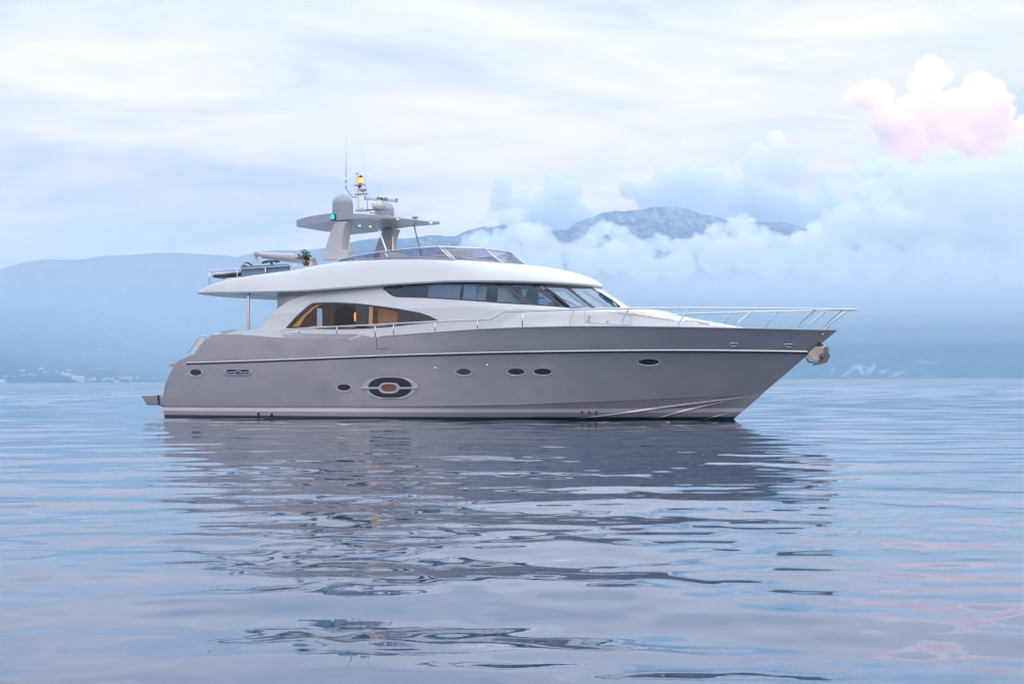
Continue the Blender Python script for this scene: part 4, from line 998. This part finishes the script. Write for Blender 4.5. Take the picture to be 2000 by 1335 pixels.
def terr(px, r):
    px = np.asarray(px, float); r = np.asarray(r, float)
    rx, ry = [a for a, _ in RIDGE], [b for _, b in RIDGE]
    r0 = np.interp(px, [a for a, _ in SHORE], [b for _, b in SHORE]); r1 = np.interp(px, [a for a, _ in RDIST], [b for _, b in RDIST])
    ca = 1 / np.sqrt(1 + ((px - 1000) / FPX) ** 2)
    zr = (HZ(px) - np.interp(px, rx, ry)) / FPX * r1 * ca + CAMH
    t = (r - r0) / (r1 - r0)
    tt = np.clip(t, 0, 1)
    x = (px - 1000) / FPX * r * ca; y = r * ca
    base = zr * tt ** 1.15
    rid = fbm(x / 620, y / 900, 3, 5, True) - 0.55
    fine = fbm(x / 90, y / 140, 40, 4, True) - 0.55
    env = np.sqrt(np.clip(tt * (1 - tt) * 4, 0, 1))
    z = base + zr * (0.30 * rid * env) + zr * 0.05 * fine * np.clip(tt * 3, 0, 1) * (0.35 + 0.65 * env)
    z = np.where(t > 1, zr * (1 - 0.8 * (t - 1)), z)
    return np.where(t < 0, -6.0, np.maximum(z, -3 + 8 * np.minimum(tt * 40, 1)))
pxs = np.concatenate([np.linspace(-1500, -120, 120, endpoint=False), np.linspace(-120, 2120, 1100, endpoint=False), np.linspace(2120, 3600, 120)])
tks = np.concatenate([[-0.02, 0.0], np.linspace(0.002, 1.0, 190), [1.03, 1.1, 1.3]])
PXg, Tg = np.meshgrid(pxs, tks)
R0 = np.interp(PXg, [a for a, _ in SHORE], [b for _, b in SHORE]); R1 = np.interp(PXg, [a for a, _ in RDIST], [b for _, b in RDIST])
Rg = R0 + (R1 - R0) * Tg
Zg = terr(PXg, Rg)
CA = 1 / np.sqrt(1 + ((PXg - 1000) / FPX) ** 2)
Xg = (PXg - 1000) / FPX * Rg * CA; Yg = Rg * CA
def grid_mesh(name, X, Y, Z, m, close=False):
    nr, nc = X.shape; me = bpy.data.meshes.new(name)
    co = np.stack([X, Y, Z], -1).reshape(-1, 3)
    i = np.arange(nr - 1)[:, None] * nc + np.arange(nc - 1)[None, :]
    fs = np.stack([i, i + 1, i + nc + 1, i + nc], -1).reshape(-1, 4)
    me.vertices.add(len(co)); me.vertices.foreach_set('co', co.ravel().astype(np.float32))
    me.loops.add(fs.size); me.loops.foreach_set('vertex_index', fs.ravel().astype(np.int32))
    me.polygons.add(len(fs)); me.polygons.foreach_set('loop_start', np.arange(0, fs.size, 4, dtype=np.int32)); me.polygons.foreach_set('loop_total', np.full(len(fs), 4, np.int32))
    me.polygons.foreach_set('use_smooth', np.ones(len(fs), bool))
    me.update(calc_edges=True); me.validate()
    me.materials.append(m)
    o = bpy.data.objects.new(name, me); COL.objects.link(o); return o
def terrain_mat():
    m = bpy.data.materials.new('wooded_rocky_slope'); m.use_nodes = True; t = m.node_tree; b = t.nodes['Principled BSDF']
    b.inputs['Roughness'].default_value = 0.95; b.inputs['Specular IOR Level'].default_value = 0.1
    g = N('ShaderNodeNewGeometry', t); sp = N('ShaderNodeSeparateXYZ', t); t.links.new(g.outputs['Position'], sp.inputs[0])
    at = N('ShaderNodeAttribute', t); at.attribute_name = 'bare'
    def nz(sc, det, rough, stretch=None):
        n = N('ShaderNodeTexNoise', t); n.inputs['Scale'].default_value = sc; n.inputs['Detail'].default_value = det; n.inputs['Roughness'].default_value = rough
        if stretch:
            mp = N('ShaderNodeMapping', t); mp.inputs['Scale'].default_value = stretch; t.links.new(g.outputs['Position'], mp.inputs[0]); t.links.new(mp.outputs[0], n.inputs['Vector'])
        else: t.links.new(g.outputs['Position'], n.inputs['Vector'])
        return n.outputs[0]
    n_a = nz(0.012, 8, 0.62); n_b = nz(0.03, 6, 0.65, (1.0, 0.6, 0.22))
    alt = N('ShaderNodeMapRange', t); alt.inputs['From Min'].default_value = 250; alt.inputs['From Max'].default_value = 640; alt.inputs['To Min'].default_value = -0.10; alt.inputs['To Max'].default_value = 0.09
    t.links.new(sp.outputs[2], alt.inputs[0])
    f = M('ADD', M('ADD', M('MULTIPLY', n_a, 0.3, t), M('MULTIPLY', n_b, 0.7, t), t), alt.outputs[0], t)
    f = M('ADD', f, M('MULTIPLY', at.outputs['Fac'], 0.24, t), t)
    rp = N('ShaderNodeValToRGB', t); t.links.new(f, rp.inputs[0])
    el = rp.color_ramp.elements
    el[0].position = 0.42; el[0].color = (0.035, 0.055, 0.06, 1)
    el[1].position = 0.72; el[1].color = (0.44, 0.37, 0.36, 1)
    a = el.new(0.52); a.color = (0.09, 0.10, 0.10, 1)
    a = el.new(0.60); a.color = (0.24, 0.215, 0.215, 1)
    t.links.new(rp.outputs[0], b.inputs['Base Color'])
    return m
mtn = grid_mesh('mountains', Xg, Yg, Zg, terrain_mat()); tag(mtn, kind='structure')
# bare scree and cuttings near the water
SCREE = [[(1622, 735), (1624, 722), (1627, 714), (1630, 716), (1628, 726), (1627, 735)],
         [(1641, 735), (1652, 726), (1662, 716), (1676, 712), (1689, 711), (1685, 718), (1690, 728), (1686, 734), (1679, 730), (1676, 722), (1668, 722), (1658, 730), (1648, 736)],
         [(1690, 718), (1700, 716), (1709, 709), (1715, 709), (1708, 719), (1700, 729), (1697, 736), (1693, 729)],
         [(1718, 724), (1732, 720), (1738, 721), (1728, 727), (1722, 732)],
         [(1734, 734), (1748, 727), (1764, 723), (1776, 721), (1768, 726), (1756, 732), (1748, 736), (1735, 737)],
         [(1790, 700), (1806, 703), (1822, 706), (1842, 708), (1830, 711), (1812, 712), (1796, 706)], [(1802, 717), (1810, 720), (1806, 723), (1799, 719)],
         [(1800, 733), (1824, 732), (1824, 736), (1800, 736)], [(1915, 733), (1922, 731), (1922, 735), (1914, 735)], [(1903, 716), (1926, 717), (1924, 719), (1906, 718)],
         [(168, 722), (200, 717), (220, 719), (190, 722), (172, 724)], [(255, 668), (278, 672), (282, 678), (262, 676)], [(315, 645), (330, 640), (334, 643), (320, 648)], [(365, 640), (380, 637), (382, 641)]]
DEP = Yg; PYg = HZ(PXg) - (Zg - CAMH) / DEP * FPX
bare = np.zeros(PXg.size)
fx, fy = PXg.ravel(), PYg.ravel()
for pl_ in SCREE:
    xs = [p[0] for p in pl_]; ys = [p[1] for p in pl_]
    for i in np.nonzero((fx > min(xs)) & (fx < max(xs)) & (fy > min(ys)) & (fy < max(ys)))[0]:
        if inpoly(fx[i], fy[i], pl_): bare[i] = 1.0
bare = np.where(Tg.ravel() <= 1, bare, 0)
at_ = mtn.data.attributes.new('bare', 'FLOAT', 'POINT'); at_.data.foreach_set('value', bare.astype(np.float32))

# ------------------------------------------------------------------ houses along the far shore
def hit(px, py):
    r = np.linspace(2500, 5200, 5400); ca = 1 / math.sqrt(1 + ((px - 1000) / FPX) ** 2)
    z = terr(np.full_like(r, px), r); zl = CAMH + (HZ(px) - py) / FPX * r * ca
    k = np.nonzero((z > zl) & (z > 0.5))[0]
    k = k[0] if len(k) else 1600
    return Vector(((px - 1000) / FPX * r[k] * ca, r[k] * ca, max(float(z[k]), 0.5)))
hw_w = mat('white_house_wall', (0.74, 0.71, 0.70), 0.8); hw_p = mat('pale_pink_house_wall', (0.62, 0.54, 0.53), 0.8); roofm = mat('pale_tile_roof', (0.62, 0.50, 0.47), 0.8); winm = mat('house_window_dark', (0.05, 0.06, 0.07), 0.2)
HOUSES = [(5, 745.5, 12, 5.5, 'white flat-fronted house right at the water by the left edge', 0), (10, 734.5, 8, 2.5, 'low pinkish house on the slope nearest the left edge', 1), (27, 735, 6, 2.2, 'small pinkish house just above the shore near the left edge', 1), (44, 723.6, 8, 2.6, 'white house standing highest of those near the left edge', 0), (46.5, 733, 7, 2.4, 'small pink house below the highest white house on the left', 1), (60, 731.5, 6.5, 2.3, 'left one of two touching pinkish houses on the slope', 1), (67.5, 732.5, 5, 2.6, 'right one of two touching pinkish houses on the slope', 1), (80.5, 720, 8, 3, 'lone white house high above the shore with a bright roof', 0), (88, 728, 6, 3.5, 'pinkish block house below the lone bright-roofed house', 1), (111, 726.5, 4.5, 3, 'narrow pale house left of the village cluster', 0), (122.5, 726.5, 6, 2.4, 'small white house at the upper left of the village cluster', 0), (134, 723, 8, 2.4, 'pink-walled house at the top of the village cluster', 1), (129.5, 732, 16, 4.5, 'broad white house in the middle of the village cluster', 0), (141, 733.5, 14, 3.2, 'low pinkish house on the right of the village cluster', 1), (153.5, 742.5, 24, 8.5, 'largest white building close to the water with a long sloping roof', 0), (173.5, 742.5, 6, 2.5, 'low white shed between the largest building and its neighbour', 0), (182.5, 741, 9, 5, 'tall white house standing right of the largest building', 0), (211, 739.5, 22, 2.6, 'long low pinkish terrace with a straight roof', 1), (203.5, 743, 8, 2.2, 'small white building in front of the long low terrace', 0), (228.5, 745, 9, 3, 'small white boathouse at the water below the two long terraces', 0), (245, 738.8, 26, 4.2, 'longest pink block in the row, with a flat roof', 1), (257, 745, 6.5, 3, 'pinkish house at the water below the longest pink block', 1), (268.5, 737, 7, 2.6, 'white house just right of the longest pink block', 0), (301, 738, 6, 2.4, 'pale pink house standing alone beside the yacht stern', 1), (197, 682.2, 6, 1.8, 'tiny white house all alone high on the wooded slope', 0), (166, 692, 11, 2.2, 'pinkish farmhouse high on the slope below the lone white one', 1), (230.5, 702.5, 4, 2, 'tiny pale hut midway up the slope', 0)]
for (px, py, wpx, hpx, lab, kind) in HOUSES:
    p = hit(px, py); s = p.y / FPX; wd, hh = wpx * s, max(2.8, hpx * s); dp = min(wd, 11.0)
    h = empty('house', (p.x, p.y, p.z - 0.5), random.uniform(-0.25, 0.25)); tag(h, lab, 'house', 'houses along the far shore')
    wh = hh * 0.72
    MB().box((0, 0, wh / 2 - 2), (wd, dp, wh + 4)).build('wall', (hw_w, hw_p)[kind], h, smooth=False)
    e_ = 0.4
    MB().prism([(-wd / 2 - e_, -dp / 2 - e_, wh), (-wd / 2 - e_, dp / 2 + e_, wh), (-wd / 2 - e_ * 0, 0, hh)], (wd + 2 * e_, 0, 0)).build('roof', hw_w if kind == 0 and wpx > 9 else roofm, h, smooth=False)
    for q in range(max(1, int(wd / 6))):
        x_ = (q + 0.5) / max(1, int(wd / 6)) * wd - wd / 2
        MB().box((x_, -dp / 2 - 0.01, wh * 0.55), (1.2, 0.12, min(1.4, wh * 0.4))).build('window', winm, h, smooth=False)

# ------------------------------------------------------------------ water: real waves near, a plain sheet far out
def water_mat():
    m = bpy.data.materials.new('sea_water'); m.use_nodes = True; t = m.node_tree; b = t.nodes['Principled BSDF']
    b.inputs['Base Color'].default_value = (0.016, 0.055, 0.115, 1); b.inputs['Roughness'].default_value = 0.0
    b.inputs['IOR'].default_value = 1.62
    g = N('ShaderNodeNewGeometry', t)
    mp = N('ShaderNodeMapping', t); mp.inputs['Scale'].default_value = (0.8, 1.6, 1); t.links.new(g.outputs['Position'], mp.inputs[0])
    n = N('ShaderNodeTexNoise', t); n.inputs['Scale'].default_value = 3.2; n.inputs['Detail'].default_value = 3; n.inputs['Roughness'].default_value = 0.5
    t.links.new(mp.outputs[0], n.inputs['Vector'])
    bp = N('ShaderNodeBump', t); bp.inputs['Strength'].default_value = 0.012; bp.inputs['Distance'].default_value = 0.05
    t.links.new(n.outputs[0], bp.inputs['Height'])
    # open sea beyond the lee of the bay: wind ripple too fine for the mesh
    ln = N('ShaderNodeVectorMath', t, operation='LENGTH'); t.links.new(g.outputs['Position'], ln.inputs[0])
    mr = N('ShaderNodeMapRange', t); mr.inputs['From Min'].default_value = 90; mr.inputs['From Max'].default_value = 380; t.links.new(ln.outputs['Value'], mr.inputs[0])
    mp2 = N('ShaderNodeMapping', t); mp2.inputs['Scale'].default_value = (0.05, 0.16, 1); t.links.new(g.outputs['Position'], mp2.inputs[0])
    nf = N('ShaderNodeTexNoise', t); nf.inputs['Scale'].default_value = 1.0; nf.inputs['Detail'].default_value = 4; nf.inputs['Roughness'].default_value = 0.55; t.links.new(mp2.outputs[0], nf.inputs['Vector'])
    bf = N('ShaderNodeBump', t); bf.inputs['Distance'].default_value = 0.9; t.links.new(M('MULTIPLY', mr.outputs[0], 0.5, t), bf.inputs['Strength'])
    t.links.new(nf.outputs[0], bf.inputs['Height']); t.links.new(bp.outputs[0], bf.inputs['Normal']); t.links.new(bf.outputs[0], b.inputs['Normal'])
    t.links.new(M('MULTIPLY', mr.outputs[0], 0.16, t), b.inputs['Roughness'])
    return m
watm = water_mat()
NR, NA = 1300, 950
rr_ = 2.2 * (900 / 2.2) ** np.linspace(0, 1, NR); aa = np.radians(np.linspace(-34, 34, NA))
RR, AA = np.meshgrid(rr_, aa, indexing='ij'); WX = RR * np.sin(AA); WY = RR * np.cos(AA); WZ = np.zeros_like(WX)
patch = 0.55 + 0.9 * fbm(WX / 9 + 40, WY / 13 + 40, 90, 3)
dr_ = rr_ * (math.log(900 / 2.2) / (NR - 1))
def waves(n, lmin, lmax, slope, spread, seed, mod=None):
    global WZ
    R = np.random.default_rng(seed); acc = np.zeros_like(WX)
    for i in range(n):
        lam = lmin * (lmax / lmin) ** R.random(); k = 2 * math.pi / lam; th = R.normal(0, spread) + 0.12
        kx, ky = k * math.sin(th), k * math.cos(th); ph = R.random() * 6.283
        fade = np.clip((lam / dr_ - 3.0) / 3.0, 0, 1)[:, None]
        if fade.max() <= 0: continue
        a = slope * lam / (2 * math.pi) * (0.6 + 0.8 * R.random())
        s = np.sin(kx * WX + ky * WY + ph)
        acc += a * fade * s
    WZ = WZ + (acc if mod is None else acc * mod)
waves(16, 6.0, 16.0, 0.0016, 0.35, 1)
waves(34, 1.1, 4.0, 0.0050, 0.42, 5, patch)
waves(40, 0.3, 1.1, 0.0042, 0.6, 3, patch ** 2.0 * (1 - 0.55 * np.clip((RR - 16) / 14, 0, 1)))
far_ = np.clip((RR - 55) / 90, 0, 1) * (0.4 + 0.9 * fbm(WX / 25 + 9, WY / 60 + 9, 77, 3))
waves(24, 1.6, 9.0, 0.017, 0.45, 4, far_)
WZ *= np.clip((np.radians(34) - np.abs(AA)) / np.radians(5), 0, 1) * np.clip((900 - RR) / 250, 0, 1)
water = grid_mesh('water', WX, WY, WZ, watm); tag(water, kind='structure')
fs_ = MB(); k_ = 200
ring1 = [Vector((900 * math.sin(t), 900 * math.cos(t), 0)) for t in np.linspace(math.radians(-34), math.radians(34), 60)]
ring2 = [Vector((14000 * math.sin(t), 14000 * math.cos(t), 0)) for t in np.linspace(math.radians(-34), math.radians(34), 60)]
fs_.grid([ring1, ring2])
b1 = [Vector((2.2 * math.sin(t), 2.2 * math.cos(t), 0)) for t in np.linspace(math.radians(34), math.radians(326), 120)]
b2 = [Vector((14000 * math.sin(t), 14000 * math.cos(t), 0)) for t in np.linspace(math.radians(34), math.radians(326), 120)]
fs_.grid([b1, b2])
fs_.add([(2.2 * math.sin(t), 2.2 * math.cos(t), 0) for t in np.linspace(0, 2 * math.pi, 60, endpoint=False)], [tuple(range(60))])
fw_ = fs_.build('open_water', watm, None); tag(fw_, kind='structure')

# ------------------------------------------------------------------ clouds: lumpy closed volumes of even density
def ico(sub):
    b = bmesh.new(); bmesh.ops.create_icosphere(b, subdivisions=sub, radius=1.0)
    v = np.array([q.co[:] for q in b.verts]); f = [tuple(x.index for x in p.verts) for p in b.faces]; b.free(); return v, f
ICO = ico(2)
def vol_mat(name, col, dens, aniso=0.0):
    m = bpy.data.materials.new(name); m.use_nodes = True; t = m.node_tree; t.nodes.clear()
    o = N('ShaderNodeOutputMaterial', t); v = N('ShaderNodeVolumePrincipled', t)
    v.inputs['Color'].default_value = col + (1,); v.inputs['Density'].default_value = dens; v.inputs['Anisotropy'].default_value = aniso
    t.links.new(v.outputs[0], o.inputs['Volume']); return m
def at_px(px, py, d):
    return np.array([(px - 1000) / FPX * d, d, CAMH + (HZ(px) - py) / FPX * d])
def cloud(name, puffs, dist, m, seed, child=7, depth=1.0, vox=1.3, disp=5.0, flat=1.0):
    R = np.random.default_rng(seed); S = []
    px2 = dist / FPX
    for pf in puffs:
        x, y, r = pf[:3]; sx = pf[3] if len(pf) > 3 else 1.0
        c = at_px(x, y, dist); c[1] += R.normal(0, r * px2 * 0.5) * depth; rr = r * px2
        S.append((c, rr, sx))
        if sx > 1: continue
        for k in range(child):
            d = R.normal(0, 1, 3); d[2] = abs(d[2]) * 0.9 - 0.15; d[1] *= 0.8; d /= np.linalg.norm(d)
            r2 = rr * R.uniform(0.28, 0.55); c2 = c + d * (rr * R.uniform(0.75, 1.0)) * np.array([1, depth, flat]); S.append((c2, r2, 1.0))
            for j in range(2):
                e_ = R.normal(0, 1, 3); e_[2] = abs(e_[2]); e_ /= np.linalg.norm(e_); S.append((c2 + e_ * r2 * 0.85, r2 * R.uniform(0.3, 0.5), 1.0))
    vs = []; fs = []; k = 0
    for c, r, sx in S:
        vs.append(ICO[0] * np.array([r * sx, r * depth, r * flat]) + c); fs += [tuple(i + k for i in f) for f in ICO[1]]; k += len(ICO[0])
    me = bpy.data.meshes.new(name); me.from_pydata(np.concatenate(vs).tolist(), [], fs); me.materials.append(m)
    o = bpy.data.objects.new(name, me); COL.objects.link(o)
    rm = o.modifiers.new('remesh', 'REMESH'); rm.mode = 'VOXEL'; rm.voxel_size = vox * px2; rm.use_smooth_shade = True
    tx = bpy.data.textures.new(name + '_lumps', 'CLOUDS'); tx.noise_scale = 9 * px2; tx.noise_depth = 4
    dm = o.modifiers.new('lumps', 'DISPLACE'); dm.texture = tx; dm.strength = disp * px2; dm.mid_level = 0.5; dm.texture_coords = 'GLOBAL'
    t2 = bpy.data.textures.new(name + '_fine', 'CLOUDS'); t2.noise_scale = 3.2 * px2; t2.noise_depth = 3
    d2 = o.modifiers.new('fine_lumps', 'DISPLACE'); d2.texture = t2; d2.strength = disp * 0.4 * px2; d2.mid_level = 0.5; d2.texture_coords = 'GLOBAL'
    return o
cm_pink = vol_mat('bright_cloud_vapour', (0.985, 0.985, 0.985), 0.017)
cm_blue = vol_mat('shaded_cloud_vapour', (0.985, 0.99, 1.0), 0.02)
bankm = vol_mat('cloud_bank_vapour', (0.995, 0.997, 1.0), 0.03)
PINK = [(1820, 138, 26), (1815, 166, 28), (1835, 150, 22), (1920, 188, 42), (1962, 222, 36), (1900, 240, 58), (1850, 235, 48), (1795, 205, 30), (1722, 190, 30), (1692, 185, 24), (1665, 196, 14), (1752, 242, 42), (1930, 290, 46), (1860, 295, 46), (1790, 285, 36), (1900, 330, 50), (1820, 320, 34), (1880, 350, 44), (1830, 365, 36), (1945, 350, 44), (1770, 318, 26), (1990, 300, 34), (1755, 285, 24), (2010, 250, 26)]
c = cloud('cumulus_cloud', PINK, 11000, cm_pink, 5, child=12, disp=10.0); tag(c, 'tall pink-lit cumulus cloud at the upper right of the sky', 'cloud')
B1 = [(985, 368, 20), (978, 392, 22), (1000, 412, 34), (1088, 358, 24), (1100, 382, 34), (1075, 420, 42), (1130, 430, 36)]
c = cloud('cumulus_cloud', B1, 6500, cm_blue, 8); tag(c, 'pale blue cloud with twin towers above the yacht flybridge windscreen', 'cloud')
B2 = [(1230, 372, 20), (1310, 356, 34), (1345, 350, 34), (1385, 330, 14), (1398, 315, 10), (1375, 372, 40), (1270, 385, 30), (1440, 395, 44), (1525, 275, 20), (1530, 300, 28), (1488, 300, 22), (1495, 335, 38), (1540, 345, 26), (1480, 380, 46), (1560, 330, 12), (1520, 420, 50), (1400, 430, 50), (1330, 400, 40)]
c = cloud('cumulus_cloud', B2, 6700, cm_blue, 9); tag(c, 'jagged blue-grey cloud rising behind the bare mountain summit', 'cloud')
B3 = [(1618, 352, 14), (1632, 372, 24), (1600, 405, 22), (1575, 425, 26), (1660, 348, 16), (1690, 330, 18), (1735, 335, 28), (1760, 355, 34), (1720, 385, 46), (1840, 350, 50), (1800, 390, 50), (1900, 370, 50), (1985, 300, 26), (1990, 350, 50), (1950, 400, 60), (1650, 420, 50), (1740, 430, 60), (1850, 440, 60)]
c = cloud('cumulus_cloud', B3, 6800, cm_blue, 12); tag(c, 'broad pale blue cloud mass beneath the pink cumulus', 'cloud')
FG = [(905, 515, 26), (925, 480, 20), (940, 462, 18), (955, 490, 28), (985, 470, 24), (1010, 455, 22), (1032, 450, 24), (1050, 468, 26), (1085, 490, 24), (1120, 500, 22), (1150, 480, 20), (1163, 462, 18), (1180, 447, 16), (1195, 445, 14), (1215, 460, 20), (1240, 480, 22), (1265, 490, 20), (1287, 470, 14), (1300, 478, 16), (1325, 482, 18), (1350, 485, 20), (1370, 470, 14), (1392, 455, 14), (1410, 450, 18), (1435, 442, 18), (1455, 430, 14), (1470, 450, 20), (1495, 465, 22), (1520, 470, 18), (1545, 480, 20), (1575, 470, 22), (1600, 450, 20), (1625, 432, 22), (1655, 420, 26), (1690, 412, 26), (1725, 405, 30), (1765, 412, 30), (1805, 405, 30), (1845, 415, 34), (1885, 420, 34), (1925, 412, 34), (1965, 420, 36), (2005, 415, 36), (2050, 420, 40),
      (960, 520, 34), (1020, 510, 36), (1070, 525, 34), (1140, 520, 34), (1200, 505, 36), (1260, 525, 34), (1330, 520, 34), (1400, 500, 38), (1460, 495, 38), (1520, 510, 36), (1580, 500, 38),
      (1620, 475, 34), (1660, 455, 34), (1700, 450, 36), (1745, 445, 38), (1790, 450, 40), (1840, 455, 40), (1890, 460, 42), (1940, 455, 42), (1990, 460, 44), (2045, 465, 46), (1640, 515, 40), (1720, 505, 44), (1810, 505, 46), (1900, 510, 48), (1990, 515, 50),
      (1625, 362, 14), (1650, 375, 22), (1680, 345, 14), (1700, 330, 14), (1735, 325, 22), (1760, 345, 26), (1720, 370, 32), (1790, 360, 30), (1830, 335, 26), (1860, 350, 32), (1900, 340, 30), (1940, 350, 36), (1985, 330, 30), (2020, 350, 40), (1800, 390, 36), (1880, 395, 40), (1960, 400, 42), (960, 430, 18), (985, 425, 16), (1010, 418, 18)]
c = cloud('cloud_bank', FG, 2800, bankm, 21, child=9, depth=1.3, disp=9.0); tag(c, 'white cumulus bank hugging the mountains and hiding their lower slopes', 'cloud bank', kind='stuff')  # puffs of low cumulus cloud in front of the mountains
def slab(name, c, d, m, label):
    v, f = ico(4); me = bpy.data.meshes.new(name); me.from_pydata((v * np.array(d) + np.array(c)).tolist(), [], f); me.materials.append(m)
    me.polygons.foreach_set('use_smooth', [True] * len(me.polygons))
    o = bpy.data.objects.new(name, me); COL.objects.link(o); tag(o, label, 'mist', kind='stuff'); return o
mist = vol_mat('thin_mist', (0.92, 0.965, 1.0), 0.0012)
def slab_px(name, x0, x1, y0, y1, dist, dep, m, label):
    a, b = at_px((x0 + x1) / 2, (y0 + y1) / 2, dist), dist / FPX
    slab(name, a, ((x1 - x0) / 2 * b, dep, (y1 - y0) / 2 * b), m, label)
lowm = vol_mat('sea_mist', (0.60, 0.86, 1.0), 0.0007)
slab_px('sea_mist', 300, 2900, 545, 935, 2500, 330, lowm, 'thin blue sea mist low over the water before the far shore')
slab_px('mist_layer', -700, 900, 440, 800, 3500, 400, mist, 'pale mist layer lying along the whole left mountain side')
slab_px('mist_layer', -700, 900, 545, 840, 2750, 230, lowm, 'thin lower mist band on the left, above the village')
fmist = vol_mat('white_mist', (0.98, 0.995, 1.0), 0.0008)
for k_, (y0, y1, dd, dp) in enumerate(((470, 585, 2560, 300), (490, 612, 2480, 280), (505, 640, 2400, 260), (525, 675, 2250, 200))):
    slab_px('mist_layer', 560 + 40 * k_, 2800 + 60 * k_, y0, y1, dd, dp, fmist, ('white mist layer closing the foot of the cloud bank', 'second mist layer just under the foot of the cloud bank', 'third thinner mist layer over the right shore', 'lowest and thinnest mist layer over the right shore')[k_])

# ------------------------------------------------------------------ the air itself
hzm = vol_mat('haze_air', (0.50, 0.75, 0.97), 1.8e-4)
hb_ = MB().box((0, 2975, 349), (9000, 6450, 702)); ho = hb_.build('haze', hzm, None, smooth=False); tag(ho, kind='stuff')
